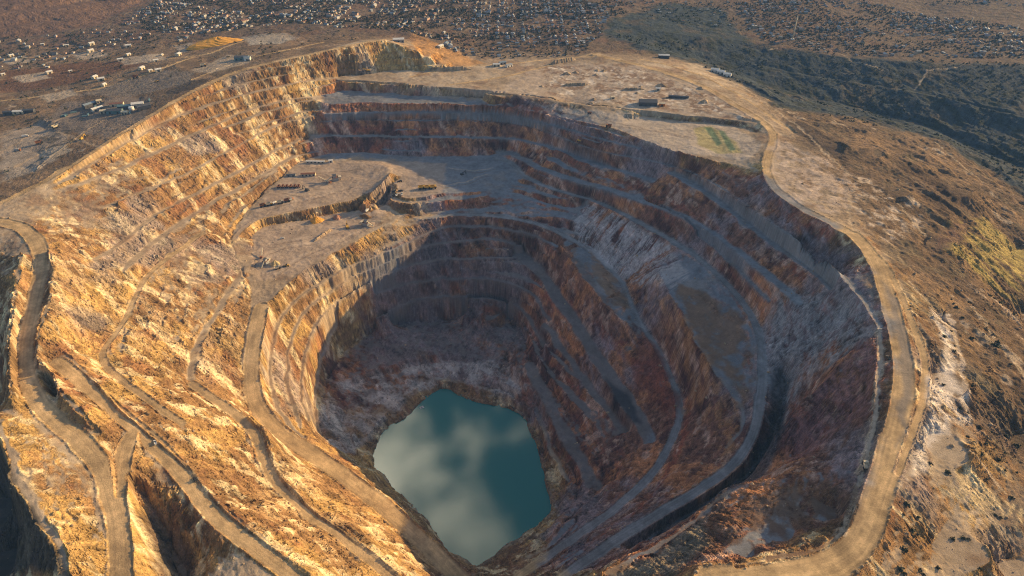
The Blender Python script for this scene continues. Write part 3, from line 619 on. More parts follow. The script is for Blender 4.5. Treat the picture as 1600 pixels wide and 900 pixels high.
bm.faces.new(vs[::-1] if False else vs); bmesh.ops.recalc_face_normals(bm, faces=bm.faces)
if bm.faces[:][0].normal.z < 0: bmesh.ops.reverse_faces(bm, faces=bm.faces[:])
me = bpy.data.meshes.new('pit_lake'); bm.to_mesh(me); bm.free(); me.materials.append(m_water)
lake = bpy.data.objects.new('pit_lake', me); COL.objects.link(lake); lake['kind'] = 'structure'
# ------------------------------------------------------------------ builders for the things standing in the mine and the towns
def mat(name, col, rough=0.7, metal=0.0, var=0.18, scale=0.8):
    m, n, l, b = new_mat(name)
    geo = n.new('ShaderNodeNewGeometry'); nz = n.new('ShaderNodeTexNoise')
    nz.inputs['Scale'].default_value = scale; nz.inputs['Detail'].default_value = 4
    l.new(geo.outputs['Position'], nz.inputs['Vector'])
    mr = n.new('ShaderNodeMapRange'); mr.inputs[1].default_value = 0.3; mr.inputs[2].default_value = 0.7
    mr.inputs[3].default_value = 1 - var; mr.inputs[4].default_value = 1 + var; l.new(nz.outputs[0], mr.inputs[0])
    sc = n.new('ShaderNodeVectorMath'); sc.operation = 'SCALE'; sc.inputs[0].default_value = col; l.new(mr.outputs[0], sc.inputs['Scale'])
    l.new(sc.outputs[0], b.inputs['Base Color']); b.inputs['Roughness'].default_value = rough; b.inputs['Metallic'].default_value = metal
    return m
M = dict(
    yellow=mat('machine_yellow_paint', (0.62, 0.36, 0.05), 0.55), dark=mat('dark_steel', (0.045, 0.045, 0.05), 0.6), rubber=mat('tyre_rubber', (0.025, 0.024, 0.023), 0.9),
    white=mat('white_paint', (0.72, 0.70, 0.66), 0.5), cream=mat('cream_sheet', (0.62, 0.53, 0.38), 0.6), grey=mat('grey_sheet', (0.30, 0.31, 0.32), 0.5),
    teal=mat('teal_sheet', (0.13, 0.22, 0.24), 0.5), slate=mat('slate_roof', (0.075, 0.08, 0.095), 0.6), rust=mat('rusty_iron', (0.24, 0.10, 0.05), 0.85),
    glass=mat('dark_glass', (0.02, 0.025, 0.03), 0.1), sand=mat('ochre_ore', (0.66, 0.33, 0.05), 0.95, 0, 0.3, 0.4), pink=mat('pale_ore', (0.42, 0.22, 0.14), 0.95, 0, 0.3, 0.4),
    tan=mat('tan_ore', (0.48, 0.38, 0.21), 0.95, 0, 0.3, 0.4), redroof=mat('brown_roof', (0.22, 0.10, 0.07), 0.8), blue=mat('bluish_roof', (0.22, 0.28, 0.34), 0.6),
    leaf=mat('dark_scrub_leaves', (0.040, 0.048, 0.028), 0.9, 0, 0.5, 1.5), wood=mat('shrub_stem', (0.10, 0.07, 0.05), 0.9), stone=mat('loose_stone', (0.36, 0.26, 0.17), 0.95, 0, 0.5, 0.06),
    orange=mat('orange_paint', (0.55, 0.17, 0.03), 0.5), concrete=mat('concrete', (0.42, 0.39, 0.35), 0.9))
class MB:
    def __init__(s): s.v = []; s.f = []; s.m = []
    def add(s, v, f, mi=0):
        k = len(s.v); s.v += v; s.f += [[i + k for i in q] for q in f]; s.m += [mi] * len(f)
    def box(s, x0, x1, y0, y1, z0, z1, mi=0, tx=0.0, ty=0.0, sx=0.0):
        s.add([(x0, y0, z0), (x1, y0, z0), (x1, y1, z0), (x0, y1, z0), (x0 + tx + sx, y0 + ty, z1), (x1 - tx + sx, y0 + ty, z1), (x1 - tx + sx, y1 - ty, z1), (x0 + tx + sx, y1 - ty, z1)],
              [(3, 2, 1, 0), (4, 5, 6, 7), (0, 1, 5, 4), (1, 2, 6, 5), (2, 3, 7, 6), (3, 0, 4, 7)], mi); return s
    def prism(s, prof, y0, y1, mi=0):      # profile in x,z pushed along y
        n = len(prof); v = [(a, y0, b) for a, b in prof] + [(a, y1, b) for a, b in prof]
        s.add(v, [tuple(range(n)), tuple(range(2 * n - 1, n - 1, -1))] + [((i + 1) % n, i, i + n, (i + 1) % n + n) for i in range(n)], mi); return s
    def tube(s, p, q, r0, r1=None, n=10, mi=0):
        r1 = r0 if r1 is None else r1; p = Vector(p); q = Vector(q); d = (q - p).normalized()
        a = d.orthogonal().normalized(); b = d.cross(a)
        v = []
        for c, r in ((p, r0), (q, r1)):
            for k in range(n):
                t = 2 * math.pi * k / n; v.append(tuple(c + a * (r * math.cos(t)) + b * (r * math.sin(t))))
        s.add(v, [tuple(range(n - 1, -1, -1)), tuple(range(n, 2 * n))] + [(i, (i + 1) % n, (i + 1) % n + n, i + n) for i in range(n)], mi); return s
    def mesh(s, name, mats, smooth=False):
        me = bpy.data.meshes.new(name); me.from_pydata(s.v, [], s.f)
        for m_ in mats: me.materials.append(m_)
        if len(mats) > 1: me.polygons.foreach_set('material_index', s.m)
        if smooth: me.polygons.foreach_set('use_smooth', [True] * len(s.f))
        me.update(); bm = bmesh.new(); bm.from_mesh(me); bmesh.ops.recalc_face_normals(bm, faces=bm.faces); bm.to_mesh(me); bm.free()
        return me
    def build(s, name, mats, parent=None, smooth=False):
        o = bpy.data.objects.new(name, s.mesh(name, mats if isinstance(mats, list) else [mats], smooth)); COL.objects.link(o)
        if parent is not None: o.parent = parent
        return o
def tag(o, label, cat, group=None):
    o['label'] = label; o['category'] = cat
    if group: o['group'] = group
    return o
def empty(name): o = bpy.data.objects.new(name, None); COL.objects.link(o); o.empty_display_size = 1; return o
def copy_tree(o, parent=None):
    c = o.copy(); COL.objects.link(c); c.parent = parent
    for ch in list(o.children): copy_tree(ch, c)
    return c
def settle(o, px, py, rz=0.0, s=1.0, dz=0.0):
    x, y, z = ground(px, py); o.location = (x, y, z + dz - 0.1); o.rotation_euler = (0, 0, math.radians(rz)); o.scale = (s, s, s); return o
_proto = {}
def inst(key, make, px, py, rz, s, label, cat, group=None):
    if key not in _proto: _proto[key] = o = make()
    else:
        o = copy_tree(_proto[key])
        if 'group' in o: del o['group']
    tag(o, label, cat, group); return settle(o, px, py, rz, s)
def wheel(t, x, y, r, w):
    o = MB().tube((0, -w / 2, 0), (0, w / 2, 0), r, r, 16).build('wheel', M['rubber'], t); o.location = (x, y, r)
    MB().tube((0, -w / 2 - 0.04, 0), (0, w / 2 + 0.04, 0), r * 0.5, r * 0.5, 12).build('rim', M['dark'], o)
def haul_truck(body, bed):
    def f():
        t = empty('haul_truck')
        MB().box(-5, 5, -1.3, 1.3, 1.6, 2.7).box(2.6, 5.6, -2.6, 2.6, 2.3, 3.3).build('chassis', M['dark'], t)
        MB().box(3.3, 5.7, -1.6, 1.6, 2.7, 4.1).build('engine_hood', M[body], t)
        c = MB().box(2.4, 4.4, 0.2, 2.3, 3.3, 5.4, 0, 0.2, 0.1).build('cab', M[body], t)
        MB().box(4.15, 4.48, 0.4, 2.1, 4.2, 5.0).build('windscreen', M['glass'], c)
        MB().prism([(-5.8, 4.6), (-4.8, 2.8), (2.0, 3.0), (2.6, 5.6), (5.2, 6.0), (5.2, 6.25), (2.2, 6.0), (1.6, 3.7), (-4.6, 3.5), (-5.6, 4.8)], -2.7, 2.7).box(-5.4, 2.2, -2.95, -2.6, 3.3, 5.7).box(-5.4, 2.2, 2.6, 2.95, 3.3, 5.7).build('dump_bed', M[bed], t)
        for x in (-3.2, 3.4):
            for y in (-2.4, 2.4): wheel(t, x, y, 1.55, 1.3 if x > 0 else 1.7)
        return t
    return f
def excavator(col):
    def f():
        t = empty('excavator')
        for y in (-2.0, 2.0): MB().prism([(-3.2, 0.5), (-2.6, 0), (2.6, 0), (3.2, 0.5), (3.0, 1.2), (-3.0, 1.2)], y - 0.5, y + 0.5).build('crawler_track', M['dark'], t)
        MB().box(-3.4, 2.2, -1.9, 1.9, 1.3, 3.4, 0, 0.15, 0.1).build('house', M[col], t)
        c = MB().box(0.4, 2.6, 0.5, 1.9, 1.5, 4.3, 0, 0.15, 0.08).build('cab', M[col], t); MB().box(2.3, 2.66, 0.65, 1.75, 2.6, 3.9).build('windscreen', M['glass'], c)
        MB().prism([(1.8, 1.9), (4.6, 6.2), (8.4, 6.9), (8.5, 6.2), (5.0, 5.2), (2.8, 1.9)], -0.9, -0.2).build('boom', M[col], t)
        MB().prism([(8.0, 7.1), (8.9, 6.9), (9.6, 2.6), (9.0, 2.4)], -0.85, -0.25).build('dipper_arm', M[col], t)
        MB().prism([(9.8, 2.8), (9.9, 1.0), (8.4, 0.4), (7.9, 1.5), (8.9, 2.7)], -1.5, 0.5).build('bucket', M['dark'], t)
        return t
    return f
def loader(col):
    def f():
        t = empty('wheel_loader')
        MB().box(-4, 0, -1.4, 1.4, 1.2, 3.0, 0, 0.2, 0.1).box(0, 2.6, -1.0, 1.0, 1.2, 2.3).build('body', M[col], t)
        c = MB().box(-1.2, 0.8, -1.0, 1.0, 2.9, 4.6, 0, 0.2, 0.1).build('cab', M['dark'], t)
        MB().box(1.2, 4.4, -0.9, -0.6, 1.6, 2.2).box(1.2, 4.4, 0.6, 0.9, 1.6, 2.2).build('lift_arm', M[col], t)
        MB().prism([(4.2, 0.3), (5.9, 0.2), (6.0, 0.5), (4.8, 0.8), (4.6, 2.2), (4.2, 2.2)], -1.9, 1.9).build('bucket', M['dark'], t)
        for x in (-2.6, 2.0):
            for y in (-1.5, 1.5): wheel(t, x, y, 1.15, 0.9)
        return t
    return f
def pickup(col):
    def f():
        t = empty('pickup_truck')
        MB().box(-2.8, 2.8, -1, 1, 0.5, 1.15).box(-2.8, -2.7, -1, 1, 1.15, 1.5).box(-2.7, 0.0, -1, -0.9, 1.15, 1.5).box(-2.7, 0.0, 0.9, 1, 1.15, 1.5).build('body', M[col], t)
        MB().box(-0.1, 1.7, -0.92, 0.92, 1.15, 1.95, 0, 0.35, 0.1).build('cab', M['glass'], t)
        MB().box(0.3, 1.3, -0.78, 0.78, 1.96, 2.03).build('cab_roof', M[col], t)
        for x in (-1.7, 1.8):
            for y in (-0.95, 0.95): wheel(t, x, y, 0.42, 0.3)
        return t
    return f
def box_truck(bodycol, boxcol):
    def f():
        t = empty('lorry')
        MB().box(-5, 4.5, -1.1, 1.1, 0.8, 1.3).build('chassis', M['dark'], t)
        c = MB().box(2.6, 4.8, -1.3, 1.3, 1.1, 3.5, 0, 0.2, 0.08).build('cab', M[bodycol], t); MB().box(4.55, 4.86, -1.1, 1.1, 2.2, 3.1).build('windscreen', M['glass'], c)
        MB().box(-5, 2.2, -1.4, 1.4, 1.35, 4.0).build('cargo_box', M[boxcol], t)
        for x in (-3.8, -2.4, 3.6):
            for y in (-1.15, 1.15): wheel(t, x, y, 0.62, 0.4)
        return t
    return f
def shed(L_, W_, H_, wallc, roofc, doors=2, name='shed'):
    t = empty(name)
    MB().box(-L_ / 2, L_ / 2, -W_ / 2, W_ / 2, -1.5, H_).prism([(0, 0)], 0, 0) if False else None
    w = MB().box(-L_ / 2, L_ / 2, -W_ / 2, W_ / 2, -1.5, H_)
    rh = W_ * 0.16
    w.add([(-L_ / 2, -W_ / 2, H_), (-L_ / 2, W_ / 2, H_), (-L_ / 2, 0, H_ + rh), (L_ / 2, -W_ / 2, H_), (L_ / 2, W_ / 2, H_), (L_ / 2, 0, H_ + rh)], [(0, 2, 1), (3, 4, 5)])
    w.build('wall', M[wallc], t)
    e = 0.5
    r = MB(); 
    for sg in (-1, 1):
        r.add([(-L_ / 2 - e, sg * (W_ / 2 + e), H_ - 0.1), (L_ / 2 + e, sg * (W_ / 2 + e), H_ - 0.1), (L_ / 2 + e, 0, H_ + rh + 0.1), (-L_ / 2 - e, 0, H_ + rh + 0.1),
               (-L_ / 2 - e, sg * (W_ / 2 + e), H_ + 0.25), (L_ / 2 + e, sg * (W_ / 2 + e), H_ + 0.25), (L_ / 2 + e, 0, H_ + rh + 0.45), (-L_ / 2 - e, 0, H_ + rh + 0.45)],
              [(0, 1, 2, 3), (4, 5, 6, 7), (0, 1, 5, 4), (1, 2, 6, 5), (2, 3, 7, 6), (3, 0, 4, 7)])
    r.build('roof', M[roofc], t)
    for k in range(doors):
        x = L_ * ((k + 0.5) / doors - 0.5)
        MB().box(x - 2, x + 2, -W_ / 2 - 0.12, -W_ / 2 + 0.1, 0, min(4.5, H_ * 0.8)).build('door', M['dark'], t)
    return t
def put_shed(px, py, rz, L_, W_, H_, wallc, roofc, label, cat='shed', doors=2, name='shed', group=None):
    t = shed(L_, W_, H_, wallc, roofc, doors, name); tag(t, label, cat, group); settle(t, px, py, rz); return t
def tank(px, py, r, h, c, label, group=None):
    t = empty('storage_tank')
    MB().tube((0, 0, -1), (0, 0, h), r, r, 24).build('shell', M[c], t, True); MB().tube((0, 0, h), (0, 0, h + r * 0.25), r * 1.02, r * 0.08, 24).build('roof', M[c], t)
    tag(t, label, 'tank', group); settle(t, px, py); return t
def heap(px, py, r, h, mk, label, sx=1.0, rz=0, seed=0, name='ore_heap'):
    m = MB(); R_ = random.Random(seed); N, K = 28, 9; v = []; f = []
    ph = [R_.uniform(0, 6.28) for _ in range(4)]
    for k in range(K + 1):
        t = k / K
        for i in range(N):
            a = 2 * math.pi * i / N
            rr = r * t * (1 + 0.12 * math.sin(3 * a + ph[0]) + 0.08 * math.sin(5 * a + ph[1]))
            zz = h * (1 - t) ** 0.9 + (R_.uniform(-.06, .06) * h if 0 < k < K else 0) - (3.0 if k == K else 0)
            v.append((rr * math.cos(a) * sx, rr * math.sin(a), zz))
    for k in range(K):
        for i in range(N): f.append((k * N + i, k * N + (i + 1) % N, (k + 1) * N + (i + 1) % N, (k + 1) * N + i))
    m.add(v, f); o = m.build(name, M[mk]); tag(o, label, 'heap'); settle(o, px, py, rz); return o
def conveyor(px, py, rz, ln, h, label):
    t = empty('conveyor')
    MB().prism([(-ln / 2, 1.0), (ln / 2, h), (ln / 2, h + 1.4), (-ln / 2, 2.4)], -1.0, 1.0).build('belt_gantry', M['cream'], t)
    for q in (0.25, 0.6, 0.92):
        x = -ln / 2 + ln * q; z = 1 + (h - 1) * q
        l_ = MB(); l_.tube((x, -1.4, -1), (x, -0.8, z), 0.22, 0.22, 6); l_.tube((x, 1.4, -1), (x, 0.8, z), 0.22, 0.22, 6); l_.build('trestle', M['dark'], t)
    MB().box(-ln / 2 - 3, -ln / 2 + 1, -2.2, 2.2, 1.5, 4.8, 0, -0.8, -0.6).build('feed_hopper', M['rust'], t)
    tag(t, label, 'conveyor'); settle(t, px, py, rz); return t
def crusher(px, py, rz, label, s=1.0):
    t = empty('crushing_plant')
    MB().box(-7, 7, -5, 5, -2, 9).box(-5, 3, -3.5, 3.5, 9, 15, 0, 0.3, 0.3).build('tower', M['grey'], t)
    MB().box(-7.6, 7.6, -5.6, 5.6, 9.05, 9.5).build('deck_roof', M['rust'], t); MB().box(-5.5, 3.5, -4, 4, 15.05, 15.6).build('tower_roof', M['slate'], t)
    MB().box(7, 13, -4, 4, 3.5, 9.5, 0, -1.5, -1.0).build('ore_bin', M['cream'], t)
    for x in (8.0, 12.0):
        for y in (-3, 3): MB().tube((x, y, -2), (x, y, 4), 0.4, 0.4, 8).build('leg', M['dark'], t)
    MB().prism([(-22, 0.5), (-6, 10.5), (-6, 12), (-22, 2.2)], -1.2, 1.2).build('belt_gantry', M['cream'], t)
    tag(t, label, 'crusher'); settle(t, px, py, rz, s); return t

# --- the yard on the middle level
dark_labels = ['leftmost dark dump truck in the row parked near the left rock wall', 'dark dump truck second from the left in the upper parked row', 'dark dump truck third from the left in the upper parked row', 'dark dump truck fourth from the left in the upper parked row', 'dark dump truck fifth from the left in the upper parked row', 'rightmost dark dump truck in the upper parked row of the yard']
for k, lab in enumerate(dark_labels):
    inst('tr_dark', haul_truck('dark', 'rust'), 436 + k * 6.2, 293 - 0.1 * k, 78 + (k % 3) * 6, 0.95, lab, 'dump truck', 'dark dump trucks parked in a row in the upper yard')
row = [(411, 323, 'tr_dark', ('dark', 'rust'), 'dark dump truck at the left end of the lower parked row'), (421, 321, 'tr_tan', ('yellow', 'cream'), 'yellow dump truck with pale bed beside the dark one, lower row'), (438, 318, 'tr_cream', ('dark', 'cream'), 'dump truck with cream bed in the middle of the lower row'), (449, 315, 'tr_dark', ('dark', 'rust'), 'dark dump truck right of the cream-bedded one, lower row')]
for px, py, key, args, lab in row: inst(key, haul_truck(*args), px, py, 20, 1.2, lab, 'dump truck', 'dump trucks in the lower parked row beside the ramp')
inst('lorry_white', box_truck('white', 'white'), 429, 318, 75, 1.2, 'white lorry parked between yellow and cream dump trucks', 'lorry')
inst('lorry_rust', box_truck('orange', 'grey'), 455, 313, 60, 1.3, 'grey box lorry with orange cab at the right end of the lower row', 'lorry')
inst('exc_dark', excavator('dark'), 480, 298, 150, 1.5, 'dark excavator standing right of the row of dark dump trucks', 'excavator')
crusher(524, 282, 20, 'grey crushing tower with cream conveyor in the upper yard', 1.0)
conveyor(507, 284, 150, 34, 9, 'cream conveyor on trestles left of the grey crushing tower')
put_shed(482, 274, 4, 34, 9, 5, 'cream', 'rust', 'long low cream shed behind the parked trucks', 'shed', 4)
put_shed(455, 275, 2, 22, 7, 4, 'grey', 'slate', 'dark low shed close to the foot of the lit rock wall', 'shed', 2)
put_shed(493, 254, -2, 46, 6, 4, 'cream', 'white', 'very long white-roofed shed in the shade at the back of the yard', 'shed', 5)
put_shed(517, 253, 10, 10, 7, 5, 'white', 'white', 'small bright white hut at the back of the shaded yard', 'hut', 1)
for k, (px, py, c, lab) in enumerate([(616, 300, 'dark', 'dark pickup at the left of the parked group on the lit pad'), (621, 305, 'white', 'white pickup at the front of the parked group on the lit pad'), (628, 304, 'white', 'white pickup at the right of the parked group on the lit pad'), (626, 299, 'dark', 'dark pickup behind the white ones on the lit pad'), (616, 306, 'dark', 'dark pickup nearest the drop at the pad front')]):
    inst('pk_' + c, pickup(c), px, py, 15 + 40 * (k % 3), 2.0, lab, 'pickup truck', 'vehicles parked on the lit pad')
inst('load_dark', loader('dark'), 625, 284, 200, 1.2, 'dark wheel loader alone at the back of the lit pad', 'wheel loader')
for k, (px, key, lab) in enumerate([(659, 'tr_yel', 'leftmost yellow dump truck on the lit pad beside the sunny edge'), (668, 'tr_yel', 'middle yellow dump truck of three on the lit pad'), (677, 'tr_yel', 'rightmost yellow dump truck on the lit pad, nearest its tip')]):
    inst(key, haul_truck('yellow', 'yellow'), px, 295 - 0.3 * k, 8, 1.35, lab, 'dump truck', 'yellow dump trucks on the lit pad')
heap(342, 68, 48, 20, 'sand', 'large orange spoil heap on the plateau behind the west rim', 1.8, 20, 9, 'spoil_heap')
heap(495, 346, 13, 12, 'sand', 'bright orange ore heap in the lower yard', 1.2, 10, 1)
heap(527, 341, 10, 10, 'pink', 'pinkish ore heap right of the bright orange one', 1.0, 0, 2)
inst('exc_yel', excavator('yellow'), 543, 356, 110, 1.5, 'yellow excavator in the shade between pinkish heap and plant', 'excavator')
crusher(572, 352, 160, 'grey crushing plant at the shaded end of the lower yard', 0.85)
conveyor(585, 350, -20, 40, 10, 'cream conveyor leading away from the shaded crushing plant')
inst('lorry_white', None, 574, 330, 70, 1.3, 'white lorry on the shaded ramp above the crushing plant', 'lorry')
crusher(416, 412, 75, 'grey crushing plant in the near corner of the lower yard', 0.8)
heap(430, 413, 10, 10, 'tan', 'pale tan ore heap beside the near crushing plant', 1.0, 0, 3)
inst('tr_cream', None, 434, 420, 30, 1.0, 'dump truck with cream bed in front of the pale tan heap', 'dump truck')
inst('load_yel', loader('yellow'), 448, 416, 190, 1.3, 'yellow wheel loader right of the pale tan heap', 'wheel loader')
conveyor(410, 398, 100, 26, 8, 'short cream conveyor by the bank left of the tan heap')
inst('pk_white', pickup('white'), 441, 373, 10, 1.6, 'lone white pickup in the open middle of the lower yard', 'pickup truck')
inst('exc_dark', None, 722, 273, 40, 1.2, 'dark excavator alone on the shaded floor right of the pad', 'excavator')
# --- vehicles on the roads and rims
inst('pk_white', None, 243, 692, 125, 1.5, 'white pickup by the bank on the sunlit south-west haul road', 'pickup truck')
inst('load_dark', None, 305, 750, 130, 0.8, 'dark wheel loader under the bank of the lower south-west haul road', 'wheel loader')
inst('tr_yel', None, 905, 222, 150, 0.9, 'yellow dump truck low on the shaded eastern ramp', 'dump truck')
inst('tr_dark', None, 951, 199, 160, 1.2, 'dark dump truck at the crest above the eastern wall', 'dump truck')
inst('tr_dark', None, 921, 178, 170, 0.9, 'dark dump truck below the long dark scarp on the pale flat', 'dump truck')
inst('pk_dark', pickup('dark'), 1388, 560, 100, 1.6, 'dark pickup on the rim haul road above the purple slope', 'pickup truck')
inst('tr_cream', None, 1352, 730, 80, 1.0, 'dump truck with cream bed on the wide eastern haul road', 'dump truck')
inst('exc_yel', None, 575, 112, 200, 1.5, 'yellow excavator under the dark face of the north hill', 'excavator')
# --- works on the western plateau, northern flats and along the rim
west = [(140, 166, 60, 30, 12, 7, 'slate', 'blue'), (152, 172, 55, 26, 11, 6, 'grey', 'white'), (163, 176, 20, 16, 12, 6, 'cream', 'cream'), (183, 165, 15, 30, 12, 6, 'cream', 'redroof'), (180, 176, 5, 34, 14, 7, 'teal', 'slate'), (196, 178, 0, 14, 10, 6, 'cream', 'cream'), (198, 169, 10, 36, 14, 7, 'slate', 'teal'), (216, 166, 20, 26, 16, 8, 'grey', 'white'), (226, 170, 35, 28, 16, 9, 'slate', 'slate'), (155, 160, 40, 12, 10, 6, 'cream', 'cream')]
wl_ = ['blue-roofed dark shed at the left end of the western works', 'white-roofed grey shed second from the left in the western works', 'small cream shed at the front left of the western works', 'red-brown roofed cream shed at the back of the western works', 'teal-walled dark-roofed shed at the front of the western works', 'small cream hut at the front right of the western works', 'large teal-roofed dark shed in the middle of the western works', 'white-roofed grey hall towards the right of the western works', 'black-roofed hall at the right end of the western works', 'small cream hut at the very back of the western works']
for (px, py, rz, a, b_, h, wc, rc), lab in zip(west, wl_): put_shed(px, py, rz, a, b_, h, wc, rc, lab, 'shed', 2, 'shed', 'sheds of the western works')
tank(206, 172, 6, 8, 'white', 'squat white tank among the sheds of the western works')
for k, (px, py) in enumerate([(15, 178), (30, 177), (46, 175)]):
    put_shed(px, py, 8, 24, 11, 6, ['slate', 'cream', 'slate'][k], ['slate', 'white', 'slate'][k], ['dark shed at the far left picture edge on the western plateau', 'white-roofed shed between two dark ones at the far left', 'dark shed right of the white-roofed one at the far left'][k], 'shed', 2)
put_shed(378, 93, 5, 36, 16, 8, 'teal', 'slate', 'dark teal hall on the hill behind the west rim', 'hall', 3, 'hall')
put_shed(387, 94, 5, 16, 12, 8, 'white', 'blue', 'pale blue-roofed block attached beside the dark teal hall', 'building', 1, 'works_building')
put_shed(623, 65, 8, 32, 18, 8, 'grey', 'white', 'white-roofed hall behind the top of the north hill', 'hall', 3, 'hall')
put_shed(1012, 163, -5, 44, 26, 9, 'slate', 'slate', 'large black-roofed hall on the pale northern flat', 'hall', 4, 'hall')
put_shed(1034, 165, -5, 14, 10, 6, 'orange', 'cream', 'small orange-walled shed right of the black-roofed hall', 'shed', 1)
put_shed(1028, 141, -10, 12, 9, 6, 'cream', 'white', 'tiny white-roofed hut behind the black-roofed hall', 'hut', 1, 'hut')
put_shed(1060, 153, -12, 50, 7, 5, 'slate', 'slate', 'long narrow dark shed right of the black-roofed hall', 'shed', 4)
put_shed(957, 154, 10, 10, 8, 5, 'cream', 'cream', 'cream hut standing alone on the pale northern flat', 'hut', 1, 'hut')
put_shed(1037, 90, -6, 32, 14, 8, 'dark', 'white', 'white-roofed hall near the edge of the dark valley', 'hall', 2, 'hall')
for k, (px, py) in enumerate([(1117, 112), (1126, 115), (1136, 119)]):
    put_shed(px, py, -25, 22, 14, 8, 'white', 'white', ['left block of the white terrace at the valley edge', 'middle block of the white terrace at the valley edge', 'right block of the white terrace at the valley edge'][k], 'building', 2, 'terrace_block', 'white blocks at the valley edge')
for k, (px, py) in enumerate([(776, 103), (785, 100), (795, 104), (688, 74), (697, 70), (704, 73)]):
    put_shed(px, py, 20 * k, 20, 12, 6, ['cream', 'grey', 'white'][k % 3], ['white', 'blue', 'grey'][k % 3],
             ['white-roofed cream shed at the left of three sheds on the northern flat', 'bluish-roofed grey shed in the middle of three on the northern flat', 'grey-roofed white shed at the right of three on the northern flat', 'white-roofed cream shed left of three right of the hilltop', 'bluish-roofed grey shed middle of three right of the hilltop', 'grey-roofed white shed right of three right of the hilltop'][k], 'shed', 2)
def spoil_ridge(px, py, rz, ln, w, h, label, mk='stone', seed=0):
    m = MB(); R_ = random.Random(seed); n = 40; v = []; f = []
    prof = [(-1, -2.5), (-0.6, 0.45), (-0.15, 1), (0.2, 0.97), (0.6, 0.5), (1, -2.5)]
    for i in range(n + 1):
        t = i / n; e = min(1, 6 * t, 6 * (1 - t)); wob = R_.uniform(0.85, 1.15)
        for a, b_ in prof: v.append(((t - 0.5) * ln, a * w * (0.5 + 0.5 * e) * wob + R_.uniform(-.3, .3), b_ * h * (e if b_ > 0 else 1) * wob if b_ > 0 else -2.5))
    k = len(prof)
    for i in range(n):
        for j in range(k - 1): f.append((i * k + j, i * k + j + 1, (i + 1) * k + j + 1, (i + 1) * k + j))
    m.add(v, f); o = m.build('spoil_bank', M[mk]); tag(o, label, 'spoil bank'); settle(o, px, py, rz); return o
spoil_ridge(700, 109, 6, 130, 7, 8, 'long straight dark-shadowed spoil bank at the foot of the north hill')
spoil_ridge(880, 97, 28, 90, 7, 9, 'slanting spoil bank on the northern flats near the rim road')
spoil_ridge(505, 368, 62, 60, 4, 5, 'narrow dark spoil bank across the lower yard', 'stone', 4)
spoil_ridge(990, 140, 0, 60, 6, 5, 'low broken spoil bank behind the black-roofed hall', 'stone', 5)
spoil_ridge(900, 133, 4, 70, 7, 6, 'low broken spoil bank left of the black-roofed hall', 'stone', 6)
# lake raft
t = empty('pump_raft'); MB().box(-4, 4, -3, 3, -0.4, 0.5).build('deck', M['white'], t); MB().box(-2, 1, -1.5, 1.5, 0.5, 2.6).build('pump_house', M['grey'], t)
MB().tube((1, 0, 1.2), (4.6, 0, 0.6), 0.25, 0.25, 8).build('pipe', M['dark'], t); tag(t, 'small white pump raft near the back shore of the lake', 'raft')
rx, ry = unproj(655, 632, LAKE_Z); t.location = (rx + 6, ry - 8, LAKE_Z); t.rotation_euler = (0, 0, 0.5)
# masts on the eastern plateau
def mast(px, py, h, r, lab):
    t = empty('mast'); MB().tube((0, 0, -2), (0, 0, h), r, r * 0.45, 12).build('pole', M['cream'], t, True)
    MB().box(-5, 5, -4, 4, -2, 4).build('base_house', M['white'], t)
    MB().box(-2.5, 2.5, -0.4, 0.4, h * 0.93, h * 0.93 + 0.8).box(-0.4, 0.4, -2.5, 2.5, h * 0.97, h * 0.97 + 0.8).build('cross_arm', M['white'], t)
    tag(t, lab, 'mast', 'pale masts beyond the valley'); settle(t, px, py)
mast(1238, 62, 78, 2.6, 'tallest pale mast, left of the town beyond the dark valley'); mast(1514, 46, 42, 2.0, 'pale mast above the middle of the town beyond the valley'); mast(1585, 56, 38, 2.0, 'pale mast at the right picture edge beyond the valley')
# ------------------------------------------------------------------ the towns: houses, trees
def gpoly(pts): return [ground(*p)[:2] if p[1] >= 0 else unproj(p[0], p[1], 0) for p in pts]
def zvec(x, y):
    r = np.interp(y + 420.0, YY, np.arange(NR)); c = np.interp(x / (y + 420.0), U, np.arange(NC)); return take(Z, r, c)
def svec(x, y):
    r = np.interp(y + 420.0, YY, np.arange(NR)); c = np.interp(x / (y + 420.0), U, np.arange(NC)); return take(SL0, r, c)
TOWNS = [  # name, polygon, spacing, keep threshold
    ('north', [(235,8),(330,-40),(1010,-40),(985,20),(945,32),(938,62),(900,72),(850,70),(800,66),(760,60),(680,62),(640,50),(590,46),(520,42),(460,36),(400,42),(330,52),(260,52),(190,40)], 17, -0.18),
    ('west', [(-60,60),(60,58),(150,44),(240,40),(300,60),(200,92),(100,100),(0,115),(-60,118)], 30, 0.12),
    ('gap', [(690,62),(760,58),(850,70),(930,72),(900,88),(800,92),(700,84)], 26, 0.05),
    ('east', [(1150,6),(1260,-30),(1420,18),(1640,52),(1640,92),(1500,92),(1400,90),(1290,84),(1185,62)], 21, -0.15),
    ('slope', [(1000,0),(1170,-10),(1180,50),(1090,40),(1010,30)], 34, 0.1),
    ('horizon', [(1440,8),(1500,-30),(1660,-30),(1660,14)], 28, 0.0)]
rr = np.random.default_rng(23)
HS = []; TS = []
